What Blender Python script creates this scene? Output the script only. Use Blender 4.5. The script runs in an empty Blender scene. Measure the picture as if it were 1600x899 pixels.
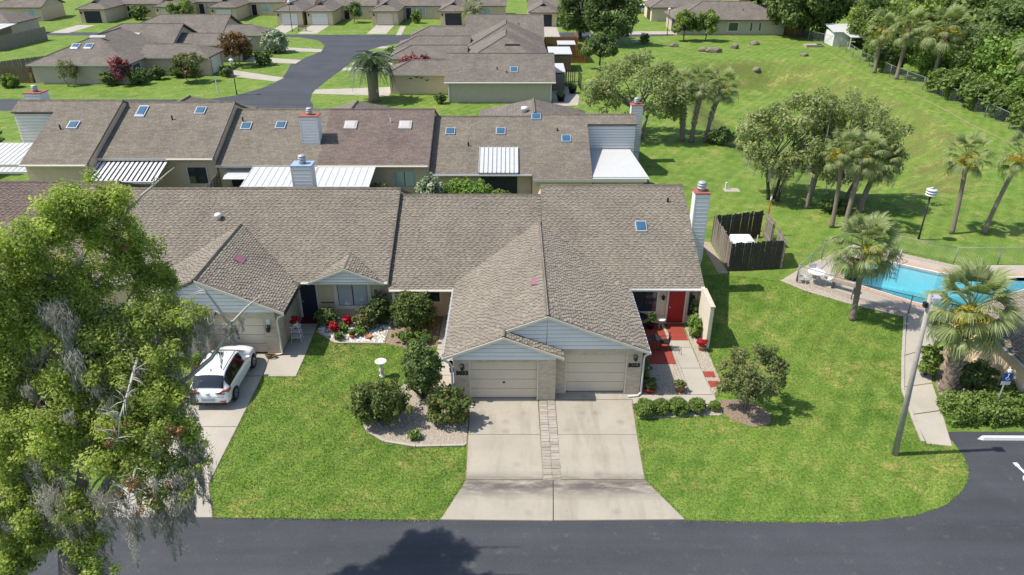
import bpy, math, random
import numpy as np
from mathutils import Vector, Matrix

# ------------------------------------------------------------------ camera, world, sun, exposure
SC = bpy.context.scene
COL = SC.collection
R = math.radians
cam = bpy.data.cameras.new("camera"); camo = bpy.data.objects.new("camera", cam); COL.objects.link(camo)
cam.sensor_width = 36; cam.lens = 25.875; cam.clip_start = 0.5; cam.clip_end = 3000
camo.location = (0, 0, 20); camo.rotation_euler = (R(62.5), 0, 0)
SC.camera = camo
SUN_EL, SUN_AZ = 57.0, 3.2          # sun stands to the left, a touch towards the viewer
W = bpy.data.worlds.new("World"); SC.world = W; W.use_nodes = True
nt = W.node_tree; bg = nt.nodes["Background"]
sky = nt.nodes.new("ShaderNodeTexSky"); sky.sky_type = 'NISHITA'; sky.sun_disc = False
sd = Vector((-math.cos(R(SUN_EL)) * math.cos(R(SUN_AZ)), -math.cos(R(SUN_EL)) * math.sin(R(SUN_AZ)), math.sin(R(SUN_EL))))
sky.sun_elevation = R(SUN_EL); sky.sun_rotation = math.atan2(sd.x, sd.y)
nt.links.new(sky.outputs[0], bg.inputs[0]); bg.inputs[1].default_value = 0.15
sl = bpy.data.lights.new("sun", 'SUN'); sl.energy = 4.6; sl.angle = R(0.55); sl.color = (1.0, 0.95, 0.87)
so = bpy.data.objects.new("sun", sl); COL.objects.link(so); so.location = (-30, -5, 60)
so.rotation_euler = (-sd).to_track_quat('-Z', 'Y').to_euler()
SC.view_settings.view_transform = 'Standard'; SC.view_settings.look = 'None'
SC.view_settings.gamma = 1.0; SC.view_settings.exposure = 0.45
SC.cycles.max_bounces = 7; SC.cycles.transparent_max_bounces = 6

random.seed(7); RNG = np.random.default_rng(11)

# ------------------------------------------------------------------ materials
def new_mat(name):
    m = bpy.data.materials.new(name); m.use_nodes = True
    return m, m.node_tree, m.node_tree.nodes["Principled BSDF"]
def nd(t, kind, **kw):
    n = t.nodes.new("ShaderNode" + kind)
    for k, v in kw.items(): setattr(n, k, v)
    return n
def mixc(t, fac, a, b, mode='MIX'):
    n = nd(t, "Mix", data_type='RGBA', blend_type=mode)
    for i, val in ((0, fac), (6, a), (7, b)):
        if hasattr(val, "is_linked"): t.links.new(val, n.inputs[i])
        elif i == 0: n.inputs[0].default_value = val
        else: n.inputs[i].default_value = (*val, 1)
    return n.outputs[2]
def noise(t, scale, detail=3, rough=.55, vec=None):
    n = nd(t, "TexNoise"); n.inputs["Scale"].default_value = scale
    n.inputs["Detail"].default_value = detail; n.inputs["Roughness"].default_value = rough
    if vec is not None: t.links.new(vec, n.inputs["Vector"])
    return n.outputs["Fac"]
def ramp(t, fac, p0, p1, c0=(0, 0, 0), c1=(1, 1, 1)):
    n = nd(t, "ValToRGB"); t.links.new(fac, n.inputs[0])
    n.color_ramp.elements[0].position = p0; n.color_ramp.elements[1].position = p1
    n.color_ramp.elements[0].color = (*c0, 1); n.color_ramp.elements[1].color = (*c1, 1)
    return n.outputs[0]
def pos(t): return nd(t, "NewGeometry").outputs["Position"]
def bump(t, b, h, s=.3, d=.02):
    n = nd(t, "Bump"); n.inputs["Strength"].default_value = s; n.inputs["Distance"].default_value = d
    t.links.new(h, n.inputs["Height"]); t.links.new(n.outputs[0], b.inputs["Normal"])

def plain(name, c, rough=.7, var=.18, scale=3., metal=0., spec=.3, bmp=0.):
    m, t, b = new_mat(name)
    P = pos(t); n1 = noise(t, scale, 4, .6, P); n2 = noise(t, scale * 9, 3, .6, P)
    f = mixc(t, .5, n1, n2)
    f = ramp(t, f, .3, .7)
    t.links.new(mixc(t, f, tuple(x * (1 - var) for x in c), tuple(min(1, x * (1 + var)) for x in c)), b.inputs["Base Color"])
    b.inputs["Roughness"].default_value = rough; b.inputs["Metallic"].default_value = metal
    b.inputs["Specular IOR Level"].default_value = spec
    if bmp: bump(t, b, n2, bmp)
    return m

def shingle_mat(name, c):
    m, t, b = new_mat(name)
    uv = nd(t, "UVMap").outputs[0]
    br = nd(t, "TexBrick"); t.links.new(uv, br.inputs["Vector"])
    br.inputs["Scale"].default_value = 1; br.inputs["Brick Width"].default_value = .31; br.inputs["Row Height"].default_value = .145
    br.inputs["Mortar Size"].default_value = .018; br.inputs["Mortar Smooth"].default_value = .2; br.inputs["Bias"].default_value = -.1
    br.offset = .37; br.squash = 1.5; br.squash_frequency = 3
    br.inputs["Color1"].default_value = (*[x * .80 for x in c], 1); br.inputs["Color2"].default_value = (*[x * 1.14 for x in c], 1)
    br.inputs["Mortar"].default_value = (*[x * .55 for x in c], 1)
    P = pos(t); w = ramp(t, noise(t, .6, 4, .6, P), .3, .75, (.82, .80, .80), (1.12, 1.1, 1.06))
    g = ramp(t, noise(t, 40, 3, .7, P), .3, .7, (.86, .86, .86), (1.1, 1.1, 1.1))
    ms = nd(t, "Mapping"); ms.inputs["Scale"].default_value = (1.3, .16, 1); t.links.new(uv, ms.inputs[0]); w = mixc(t, ramp(t, noise(t, 1., 5, .65, ms.outputs[0]), .5, .75, (0, 0, 0), (.55, .55, .55)), w, (.68, .66, .64))
    cc = mixc(t, 1., br.outputs["Color"], w, 'MULTIPLY'); cc = mixc(t, 1., cc, g, 'MULTIPLY')
    t.links.new(cc, b.inputs["Base Color"]); b.inputs["Roughness"].default_value = .9; b.inputs["Specular IOR Level"].default_value = .15
    bump(t, b, br.outputs["Fac"], -.5, .03)
    return m
def tab_mat(name, c):
    m, t, b = new_mat(name)
    a = nd(t, "Attribute", attribute_name="tint").outputs["Fac"]
    P = pos(t); w = ramp(t, noise(t, .5, 4, .6, P), .3, .75, (.84, .82, .82), (1.1, 1.08, 1.05))
    g = ramp(t, noise(t, 45, 3, .7, P), .3, .7, (.85, .85, .85), (1.12, 1.12, 1.12))
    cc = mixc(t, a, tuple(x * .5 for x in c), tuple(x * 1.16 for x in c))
    cc = mixc(t, 1., cc, w, 'MULTIPLY'); cc = mixc(t, 1., cc, g, 'MULTIPLY')
    t.links.new(cc, b.inputs["Base Color"]); b.inputs["Roughness"].default_value = .9; b.inputs["Specular IOR Level"].default_value = .15
    return m
def brick_mat(name, c, mortar):
    m, t, b = new_mat(name)
    uv = nd(t, "UVMap").outputs[0]
    br = nd(t, "TexBrick"); t.links.new(uv, br.inputs["Vector"])
    br.inputs["Scale"].default_value = 1; br.inputs["Brick Width"].default_value = .21; br.inputs["Row Height"].default_value = .075
    br.inputs["Mortar Size"].default_value = .008; br.inputs["Mortar Smooth"].default_value = .1
    br.inputs["Color1"].default_value = (*[x * .86 for x in c], 1); br.inputs["Color2"].default_value = (*[x * 1.12 for x in c], 1)
    br.inputs["Mortar"].default_value = (*mortar, 1)
    w = ramp(t, noise(t, 1.3, 4, .6, pos(t)), .3, .75, (.85, .84, .82), (1.08, 1.06, 1.04))
    t.links.new(mixc(t, 1., br.outputs["Color"], w, 'MULTIPLY'), b.inputs["Base Color"]); b.inputs["Roughness"].default_value = .85
    bump(t, b, br.outputs["Fac"], -.4, .01)
    return m
def leaf_mat(name, dark, light, tr=.3, rare=None, glow=(1.1, 1.25, .6)):
    m, t, b = new_mat(name)
    a = nd(t, "Attribute", attribute_name="tint").outputs["Fac"]
    c = mixc(t, a, dark, light)
    if rare:
        f = ramp(t, a, .93, .96); c = mixc(t, f, c, rare)
    b.inputs["Roughness"].default_value = .55; b.inputs["Specular IOR Level"].default_value = .25
    t.links.new(c, b.inputs["Base Color"])
    tl = nd(t, "BsdfTranslucent"); t.links.new(mixc(t, 1., c, glow, 'MULTIPLY'), tl.inputs[0])
    mx = nd(t, "MixShader"); mx.inputs[0].default_value = tr
    t.links.new(b.outputs[0], mx.inputs[1]); t.links.new(tl.outputs[0], mx.inputs[2])
    t.links.new(mx.outputs[0], t.nodes["Material Output"].inputs[0])
    return m
def grass_mat(name, blade=False):
    m, t, b = new_mat(name)
    P = pos(t)
    n1 = ramp(t, noise(t, .13, 5, .65, P), .36, .64)
    n2 = ramp(t, noise(t, .9, 4, .65, P), .35, .7)
    n3 = ramp(t, noise(t, 9, 3, .7, P), .3, .72)
    c = mixc(t, n1, (.078, .152, .025), (.125, .212, .036))
    c = mixc(t, n2, c, (.182, .252, .056))
    # mown lanes
    sx = nd(t, "SeparateXYZ"); t.links.new(P, sx.inputs[0])
    wv = nd(t, "TexWave"); wv.inputs["Scale"].default_value = .32; wv.inputs["Distortion"].default_value = 4.5; wv.inputs["Detail"].default_value = 3; wv.inputs["Detail Scale"].default_value = .6
    mp = nd(t, "Mapping"); mp.inputs["Rotation"].default_value = (0, 0, R(34)); t.links.new(P, mp.inputs[0]); t.links.new(mp.outputs[0], wv.inputs[0])
    c = mixc(t, .45, c, mixc(t, wv.outputs["Fac"], mixc(t, 1., c, (.8, .86, .8), 'MULTIPLY'), mixc(t, 1., c, (1.2, 1.14, 1.1), 'MULTIPLY')))
    # the rougher unmown banks of the basin
    if not blade:
        sn = nd(t, "SeparateXYZ"); t.links.new(nd(t, "NewGeometry").outputs["True Normal"], sn.inputs[0])
        rb = mixc(t, 1., ramp(t, sn.outputs[2], .93, .995, (1, 1, 1), (0, 0, 0)), ramp(t, noise(t, .35, 5, .7, P), .3, .62), 'MULTIPLY'); c = mixc(t, rb, c, (.135, .150, .045))
    # dry patches
    d = noise(t, .42, 5, .62, P); d2 = noise(t, 2.6, 3, .6, P)
    dd = nd(t, "Math", operation='MULTIPLY'); t.links.new(ramp(t, d, .49, .65), dd.inputs[0]); t.links.new(ramp(t, d2, .42, .66), dd.inputs[1])
    de = nd(t, "Math", operation='MULTIPLY'); t.links.new(dd.outputs[0], de.inputs[0]); de.inputs[1].default_value = .75
    c = mixc(t, de.outputs[0], c, (.38, .31, .12))
    lo, hi = ((.5, .56, .5), (1.35, 1.3, 1.2)) if not blade else ((.8, .82, .7), (1.45, 1.4, 1.2))
    c = mixc(t, 1., c, ramp(t, n3, 0, 1, lo, hi), 'MULTIPLY')
    if blade:
        a = nd(t, "Attribute", attribute_name="tint").outputs["Fac"]
        c = mixc(t, 1., c, ramp(t, a, 0, 1, (.7, .75, .7), (1.3, 1.25, 1.1)), 'MULTIPLY')
    t.links.new(c, b.inputs["Base Color"]); b.inputs["Roughness"].default_value = .8; b.inputs["Specular IOR Level"].default_value = .1
    if not blade: bump(t, b, noise(t, 22, 3, .7, P), .8, .05)
    return m

M = {}
M['grass'] = grass_mat('lawn grass'); M['blade'] = grass_mat('grass blades', True)
def asphalt():
    m, t, b = new_mat('asphalt'); P = pos(t)
    c = mixc(t, ramp(t, noise(t, .25, 5, .6, P), .3, .7), (.038, .0395, .045), (.055, .057, .063))
    c = mixc(t, ramp(t, noise(t, 1.7, 5, .7, P), .58, .8), c, (.092, .092, .094))
    mp = nd(t, "Mapping"); mp.inputs["Scale"].default_value = (.05, .9, 1); t.links.new(P, mp.inputs[0])
    c = mixc(t, 1., c, ramp(t, noise(t, 1., 4, .6, mp.outputs[0]), .3, .7, (.84, .84, .84), (1.16, 1.16, 1.16)), 'MULTIPLY')
    vo = nd(t, "TexVoronoi"); vo.inputs["Scale"].default_value = 2.2; t.links.new(P, vo.inputs["Vector"]); c = mixc(t, ramp(t, vo.outputs["Distance"], .015, .035, (1, 1, 1), (0, 0, 0)), c, (.26, .24, .20))
    c = mixc(t, 1., c, ramp(t, noise(t, 26, 3, .7, P), .25, .75, (.62, .62, .62), (1.38, 1.38, 1.38)), 'MULTIPLY')
    t.links.new(c, b.inputs["Base Color"]); b.inputs["Roughness"].default_value = .75; b.inputs["Specular IOR Level"].default_value = .35
    bump(t, b, noise(t, 90, 2, .6, P), .35, .01)
    return m
M['asphalt'] = asphalt()
def concrete(name, c, stain, apron=False):
    m, t, b = new_mat(name); P = pos(t)
    k = mixc(t, ramp(t, noise(t, .8, 5, .65, P), .3, .7), tuple(x * .88 for x in c), tuple(x * 1.08 for x in c))
    k = mixc(t, ramp(t, noise(t, 1.6, 6, .7, P), .56, .78, (0, 0, 0), (.75, .75, .75)), k, stain)
    if apron:                                # dirt left where rain water stands along the apron joint, and tyre scuffs
        sx = nd(t, "SeparateXYZ"); t.links.new(P, sx.inputs[0]); q = nd(t, "Math", operation='SUBTRACT'); t.links.new(sx.outputs[1], q.inputs[0]); q.inputs[1].default_value = 21.75
        aq = nd(t, "Math", operation='ABSOLUTE'); t.links.new(q.outputs[0], aq.inputs[0])
        band = ramp(t, aq.outputs[0], .12, .85, (1, 1, 1), (0, 0, 0)); mn = nd(t, "Mapping"); mn.inputs["Scale"].default_value = (.8, 3., 1); t.links.new(P, mn.inputs[0])
        blot = ramp(t, noise(t, 1.1, 6, .7, mn.outputs[0]), .30, .55); f = mixc(t, 1., band, blot, 'MULTIPLY'); k = mixc(t, f, k, (.105, .088, .076))
        m2 = nd(t, "Mapping"); m2.inputs["Scale"].default_value = (1.5, .22, 1); t.links.new(P, m2.inputs[0])
        k = mixc(t, ramp(t, noise(t, 1., 5, .65, m2.outputs[0]), .5, .74, (0, 0, 0), (.6, .6, .6)), k, tuple(x * .85 for x in stain))
        vo = nd(t, "TexVoronoi"); vo.inputs["Scale"].default_value = .9; t.links.new(P, vo.inputs["Vector"]); k = mixc(t, ramp(t, vo.outputs["Distance"], .06, .22, (.35, .35, .35), (0, 0, 0)), k, (.12, .105, .09))
    k = mixc(t, 1., k, ramp(t, noise(t, 35, 3, .7, P), .3, .7, (.88, .88, .88), (1.1, 1.1, 1.1)), 'MULTIPLY')
    t.links.new(k, b.inputs["Base Color"]); b.inputs["Roughness"].default_value = .85
    bump(t, b, noise(t, 40, 3, .6, P), .2, .01)
    return m
M['concrete'] = concrete('concrete', (.335, .300, .238), (.235, .200, .150), True)
M['walk'] = concrete('pale walk concrete', (.36, .325, .265), (.26, .232, .185))
M['roof'] = shingle_mat('tan grey shingles', (.205, .180, .146)); M['tab'] = tab_mat('tan grey shingle tabs', (.248, .219, .177))
M['roof_red'] = shingle_mat('red brown shingles', (.178, .140, .122)); M['tab_red'] = tab_mat('red brown shingle tabs', (.20, .155, .133))
M['roof_far'] = shingle_mat('weathered grey brown shingles', (.190, .167, .143))
M['brick'] = brick_mat('pale tan brick', (.52, .43, .31), (.44, .39, .32))
M['stucco'] = plain('taupe stucco', (.57, .45, .315), .85, .1, 2., bmp=.15)
M['stucco_grey'] = plain('grey green stucco', (.47, .405, .315), .85, .1, 2., bmp=.15)
M['stucco_yellow'] = plain('warm cream stucco', (.64, .51, .335), .85, .1, 2., bmp=.15)
M['cream_wall'] = plain('pale cream stucco', (.60, .535, .41), .85, .1, 2., bmp=.15); M['siding'] = plain('pale grey siding', (.68, .665, .635), .6, .05, 1.5)
M['lap_shade'] = plain('painted lap shade', (.10, .10, .105), .7, .05); M['siding_cream'] = plain('cream siding', (.66, .62, .52), .6, .05, 1.5)  # near-black colour paints the shade line between lap boards
M['white'] = plain('white painted trim', (.60, .595, .57), .5, .05)
M['trim'] = plain('cream trim', (.62, .57, .47), .6, .06)
M['gdoor'] = plain('beige garage door', (.60, .51, .39), .5, .07, 1.2)
M['gdoor_white'] = plain('white garage door', (.68, .66, .60), .5, .04, 1.2)
M['dark'] = plain('dark opening', (.018, .018, .02), .6, .2)
M['screen'] = plain('dark screen', (.035, .035, .04), .7, .3)
M['reddoor'] = plain('red door paint', (.33, .02, .02), .45, .1)
M['redcarpet'] = plain('red outdoor carpet', (.25, .045, .030), .95, .25, 6, bmp=.3)
M['darkred'] = plain('maroon mat', (.10, .012, .012), .95, .2)
M['bluedoor'] = plain('dark blue door', (.02, .03, .05), .4, .1)
def glass(name, c, rough=.06):
    m, t, b = new_mat(name); b.inputs["Base Color"].default_value = (*c, 1); b.inputs["Roughness"].default_value = rough
    b.inputs["Specular IOR Level"].default_value = .8; b.inputs["Coat Weight"].default_value = .5; b.inputs["Coat Roughness"].default_value = .03
    return m
M['glass'] = glass('window glass', (.03, .04, .05)); M['curtain'] = glass('glass over pale curtain', (.36, .42, .44))
M['skylight'] = glass('blue skylight dome', (.035, .10, .165), .12); M['skylight_white'] = plain('frosted skylight dome', (.42, .395, .37), .35, .06)
M['carglass'] = glass('tinted car glass', (.012, .013, .015))
M['metal'] = plain('grey galvanised metal', (.42, .43, .44), .45, .1, metal=.3)
M['whitemetal'] = plain('white aluminium roof', (.47, .47, .455), .45, .1)
M['bluegrey'] = plain('blue grey flat roof', (.27, .36, .46), .35, .15)
M['black'] = plain('black metal', (.012, .012, .013), .45, .2)
M['iron'] = plain('dark iron', (.02, .02, .022), .5, .2)
M['rust'] = plain('rusty red cap', (.27, .095, .065), .85, .4, 3)
M['mauve'] = plain('mauve roof vent', (.27, .12, .15), .6, .1)
M['wood'] = plain('weathered grey wood', (.23, .195, .16), .9, .3, 5)
M['wood_dark'] = plain('dark stained pickets', (.062, .052, .043), .85, .5, 6)
M['wood_red'] = plain('red brown fence wood', (.30, .115, .05), .85, .25, 4)
M['wood_brown'] = plain('brown fence wood', (.17, .12, .07), .9, .3, 4)
M['gravel'] = plain('pale gravel base', (.30, .255, .195), .95, .35, 8, bmp=.5)
M['mulch'] = plain('bark mulch', (.23, .165, .115), .95, .4, 9, bmp=.5)
M['stone'] = plain('pale stone', (.40, .35, .28), .9, .3, 12); M['stone_white'] = plain('white rock', (.62, .60, .56), .85, .2, 9)
M['boulder'] = plain('grey brown boulder', (.19, .16, .12), .95, .45, 2.5, bmp=.8)
M['terracotta'] = plain('terracotta', (.38, .15, .075), .8, .15); M['plaster'] = plain('white plaster', (.56, .54, .49), .8, .2, 8)
M['deck'] = concrete('pool deck', (.37, .32, .265), (.27, .23, .19)); M['coping'] = plain('pink coping tile', (.42, .28, .20), .7, .15, 6)
M['poolwall'] = plain('pool plaster', (.66, .76, .77), .6, .08, 1)
M['bark'] = plain('grey bark', (.20, .17, .14), .95, .35, 7, bmp=.6); M['bark_dark'] = plain('dark bark', (.075, .06, .05), .95, .35, 7, bmp=.6)
M['deadwood'] = plain('pale dead wood', (.40, .37, .33), .9, .2, 8)
M['palmbark'] = plain('palm bark', (.22, .175, .135), .95, .3, 14, bmp=.8)
M['boot'] = plain('old palm leaf bases', (.36, .30, .23), .9, .35, 20); M['moss'] = leaf_mat('spanish moss', (.30, .285, .24), (.54, .515, .45), .4, None, (1, .98, .94))
M['oakleaf'] = leaf_mat('live oak leaf', (.19, .245, .055), (.56, .61, .17), .58)
M['fieldleaf'] = leaf_mat('grey green leaf', (.17, .205, .075), (.40, .43, .19), .42)
M['darkleaf'] = leaf_mat('dark green leaf', (.065, .11, .035), (.22, .285, .09), .38)
M['forestleaf'] = leaf_mat('wood leaf', (.075, .13, .035), (.31, .385, .10), .4)
M['shrubleaf'] = leaf_mat('shrub leaf', (.06, .095, .026), (.205, .25, .065), .34, (.27, .13, .06))
M['hedgeleaf'] = leaf_mat('hedge leaf', (.075, .125, .025), (.26, .35, .08), .34)
M['limeleaf'] = leaf_mat('bright green leaf', (.09, .16, .03), (.25, .37, .08), .35)
M['crapeleaf'] = leaf_mat('crape myrtle leaf', (.09, .12, .04), (.26, .275, .11), .35, (.36, .15, .10))
M['pinkleaf'] = leaf_mat('pink blossom', (.16, .045, .05), (.42, .14, .16), .25); M['redflower'] = leaf_mat('red blossom', (.30, .012, .018), (.55, .03, .04), .2)
M['rustleaf'] = leaf_mat('rusty leaf', (.10, .075, .03), (.27, .13, .055), .28)
M['whiteflower'] = leaf_mat('pale flower', (.10, .16, .05), (.55, .58, .45), .2)
M['palmleaf'] = leaf_mat('palm frond green', (.12, .16, .055), (.37, .41, .18), .38); M['palmdry'] = leaf_mat('dry palm frond', (.17, .10, .04), (.36, .22, .09), .25)
M['palmyellow'] = leaf_mat('yellow palm flower', (.38, .29, .03), (.62, .52, .10), .35); M['pindoleaf'] = leaf_mat('blue green frond', (.09, .125, .085), (.24, .295, .23), .3)
def water():
    m, t, b = new_mat('pool water'); out = t.nodes["Material Output"]
    gl = nd(t, "BsdfGlossy"); gl.inputs["Roughness"].default_value = .03; tr = nd(t, "BsdfTransparent"); tr.inputs[0].default_value = (.86, .97, 1, 1)
    fr = nd(t, "Fresnel"); fr.inputs[0].default_value = 1.33; bn = nd(t, "Bump"); bn.inputs["Strength"].default_value = .25; bn.inputs["Distance"].default_value = .06
    t.links.new(noise(t, 1.6, 4, .55, pos(t)), bn.inputs["Height"]); t.links.new(bn.outputs[0], gl.inputs["Normal"]); t.links.new(bn.outputs[0], fr.inputs["Normal"])
    mx = nd(t, "MixShader"); t.links.new(fr.outputs[0], mx.inputs[0]); t.links.new(tr.outputs[0], mx.inputs[1]); t.links.new(gl.outputs[0], mx.inputs[2]); t.links.new(mx.outputs[0], out.inputs[0])
    ab = nd(t, "VolumeAbsorption"); ab.inputs[0].default_value = (.10, .88, .95, 1); ab.inputs[1].default_value = .17; t.links.new(ab.outputs[0], out.inputs[1])
    return m
M['water'] = water()
def chainlink(name, c, cover):
    m, t, b = new_mat(name); b.inputs["Base Color"].default_value = (*c, 1); b.inputs["Roughness"].default_value = .5
    mp = nd(t, "Mapping"); mp.inputs["Rotation"].default_value = (0, 0, R(45)); mp.inputs["Scale"].default_value = (14, 14, 14)
    t.links.new(nd(t, "UVMap").outputs[0], mp.inputs[0])
    br = nd(t, "TexBrick", offset=0); br.inputs["Scale"].default_value = 1; br.inputs["Brick Width"].default_value = 1; br.inputs["Row Height"].default_value = 1
    br.inputs["Mortar Size"].default_value = cover; t.links.new(mp.outputs[0], br.inputs[0])
    tr = nd(t, "BsdfTransparent"); mx = nd(t, "MixShader"); t.links.new(br.outputs["Fac"], mx.inputs[0])
    t.links.new(tr.outputs[0], mx.inputs[1]); t.links.new(b.outputs[0], mx.inputs[2]); t.links.new(mx.outputs[0], t.nodes["Material Output"].inputs[0])
    return m
M['chain'] = chainlink('chain link wire', (.20, .23, .21), .03)
def carpaint(name, c):
    m, t, b = new_mat(name); b.inputs["Base Color"].default_value = (*c, 1); b.inputs["Roughness"].default_value = .28
    b.inputs["Coat Weight"].default_value = .9; b.inputs["Coat Roughness"].default_value = .05
    return m
M['carwhite'] = carpaint('white car paint', (.76, .76, .75)); M['carred'] = carpaint('red car paint', (.45, .012, .015))
M['tail'] = glass('red tail lamp', (.22, .008, .01), .1); M['tyre'] = plain('tyre rubber', (.02, .02, .02), .8, .2); M['rim'] = plain('alloy rim', (.35, .35, .36), .3, .1, metal=.6)
M['blue'] = plain('blue sign face', (.02, .07, .30), .5, .05); M['tank'] = plain('white plastic shell', (.72, .73, .73), .5, .05)
M['paint'] = plain('white road paint', (.62, .62, .60), .8, .2, 6); M['orange'] = plain('orange pole', (.45, .17, .04), .6, .1)
M['polewood'] = plain('pale concrete pole', (.33, .305, .27), .85, .25, 4)
M['redpaint'] = plain('red painted metal', (.42, .02, .02), .5, .1); M['teal'] = plain('teal glaze', (.03, .12, .14), .35, .1)
M['paver'] = [plain('paver ' + str(i), c, .9, .15, 8) for i, c in enumerate([(.31, .275, .225), (.285, .245, .195), (.335, .305, .26), (.265, .23, .185)])]

# ------------------------------------------------------------------ mesh helpers
OFF = {}
def thing(name, label, cat, loc=(0, 0, 0), group=None, rotz=0.):
    o = bpy.data.objects.new(name, None); COL.objects.link(o); o.location = loc; o.rotation_euler[2] = rotz
    o.empty_display_size = .3; o['label'] = label; o['category'] = cat
    if group: o['group'] = group
    OFF[o.name] = Vector(loc)
    return o
def tag(o, label, cat, group=None):
    o['label'] = label; o['category'] = cat
    if group: o['group'] = group
    return o
class MB:
    def __init__(s): s.v = []; s.f = []
    def add(s, vs, fs):
        n = len(s.v); s.v += [tuple(v) for v in vs]; s.f += [tuple(i + n for i in f) for f in fs]; return s
    def box(s, x0, x1, y0, y1, z0, z1):
        return s.add([(x0, y0, z0), (x1, y0, z0), (x1, y1, z0), (x0, y1, z0), (x0, y0, z1), (x1, y0, z1), (x1, y1, z1), (x0, y1, z1)],
                     [(3, 2, 1, 0), (4, 5, 6, 7), (0, 1, 5, 4), (1, 2, 6, 5), (2, 3, 7, 6), (3, 0, 4, 7)])
    def prism(s, poly, ext):
        n = len(poly); e = Vector(ext); a = [Vector(p) for p in poly]
        return s.add(a + [p + e for p in a], [tuple(range(n))[::-1], tuple(range(n, 2 * n))] + [(i, (i + 1) % n, (i + 1) % n + n, i + n) for i in range(n)])
    def tube(s, pts, rad, sides=6):
        pts = [Vector(p) for p in pts]; k = len(pts)
        if not isinstance(rad, (list, tuple)): rad = [rad] * k
        vs = []; prev = None
        for i, p in enumerate(pts):
            d = (pts[min(i + 1, k - 1)] - pts[max(i - 1, 0)]).normalized()
            if prev is None:
                a = Vector((0, 0, 1)) if abs(d.z) < .9 else Vector((1, 0, 0)); u = d.cross(a).normalized()
            else: u = (prev - d * prev.dot(d)).normalized()
            prev = u; w = d.cross(u)
            vs += [p + (u * math.cos(2 * math.pi * j / sides) + w * math.sin(2 * math.pi * j / sides)) * rad[i] for j in range(sides)]
        fs = [(i * sides + j, i * sides + (j + 1) % sides, (i + 1) * sides + (j + 1) % sides, (i + 1) * sides + j) for i in range(k - 1) for j in range(sides)]
        fs += [tuple(range(sides))[::-1], tuple(range((k - 1) * sides, k * sides))]
        return s.add(vs, fs)
    def lathe(s, c, prof, sides=14):
        c = Vector(c); vs = []
        for r, z in prof: vs += [c + Vector((r * math.cos(2 * math.pi * j / sides), r * math.sin(2 * math.pi * j / sides), z)) for j in range(sides)]
        k = len(prof)
        fs = [(i * sides + j, i * sides + (j + 1) % sides, (i + 1) * sides + (j + 1) % sides, (i + 1) * sides + j) for i in range(k - 1) for j in range(sides)]
        fs += [tuple(range(sides))[::-1], tuple(range((k - 1) * sides, k * sides))]
        return s.add(vs, fs)
    def build(s, name, mat, parent=None, smooth=False, bevel=0., uv=True):
        o = raw_obj(name, s.v, s.f, mat, parent, smooth, uv)
        if bevel:
            b = o.modifiers.new('bevel', 'BEVEL'); b.width = bevel; b.segments = 2; b.limit_method = 'ANGLE'
        return o
def raw_obj(name, v, f, mat, parent=None, smooth=False, uv=False):
    me = bpy.data.meshes.new(name)
    if parent is not None and parent.name in OFF:
        q = OFF[parent.name]; v = [(a[0] - q.x, a[1] - q.y, a[2] - q.z) for a in v]
    else: q = Vector((0, 0, 0))
    me.from_pydata(v, [], f); me.materials.append(M[mat] if isinstance(mat, str) else mat)
    if uv:                                   # metre-true wall coordinates: along the face, up the face
        L = me.uv_layers.new(name='UVMap'); data = np.empty(len(me.loops) * 2, np.float32); i = 0
        for p in me.polygons:
            n = p.normal; u = Vector((0, 0, 1)).cross(n)
            u = u.normalized() if u.length > 1e-3 else Vector((1, 0, 0)); w = n.cross(u)
            for li in p.vertices:
                c = Vector(v[li]) + q; data[i] = u.dot(c); data[i + 1] = w.dot(c); i += 2
        L.data.foreach_set('uv', data)
    if smooth: me.shade_smooth()
    o = bpy.data.objects.new(name, me); COL.objects.link(o)
    if parent is not None:
        o.parent = parent
        if parent.name in OFF: OFF[o.name] = OFF[parent.name]
    else: OFF[o.name] = Vector((0, 0, 0))
    return o
def one(name, mat, parent, *boxargs, bevel=0.): return MB().box(*boxargs).build(name, mat, parent, bevel=bevel)
def copy_tree(o, parent=None):
    c = o.copy(); COL.objects.link(c); c.parent = parent
    for ch in o.children: copy_tree(ch, c)
    return c
def np_mesh(name, V, loops_per, mat, parent=None, tint=None, smooth=False):
    """V: (n, k, 3) separate polygons of k corners"""
    n, k = V.shape[:2]; me = bpy.data.meshes.new(name)
    me.vertices.add(n * k); me.vertices.foreach_set('co', V.reshape(-1).astype(np.float32))
    me.loops.add(n * k); me.loops.foreach_set('vertex_index', np.arange(n * k, dtype=np.int32))
    me.polygons.add(n); me.polygons.foreach_set('loop_start', (np.arange(n) * k).astype(np.int32)); me.polygons.foreach_set('loop_total', np.full(n, k, np.int32))
    if tint is not None:
        a = me.attributes.new('tint', 'FLOAT', 'FACE'); a.data.foreach_set('value', tint.astype(np.float32))
    me.materials.append(M[mat] if isinstance(mat, str) else mat); me.update(calc_edges=True)
    o = bpy.data.objects.new(name, me); COL.objects.link(o)
    if parent is not None: o.parent = parent
    OFF[o.name] = OFF.get(parent.name, Vector((0, 0, 0))) if parent is not None else Vector((0, 0, 0))
    return o
def inpoly(x, y, poly):
    x = np.asarray(x, float); y = np.asarray(y, float); r = np.zeros(x.shape, bool); n = len(poly)
    for i in range(n):
        x0, y0 = poly[i]; x1, y1 = poly[(i + 1) % n]
        c = ((y0 > y) != (y1 > y)) & (x < (x1 - x0) * (y - y0) / ((y1 - y0) or 1e-9) + x0); r ^= c
    return r
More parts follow.
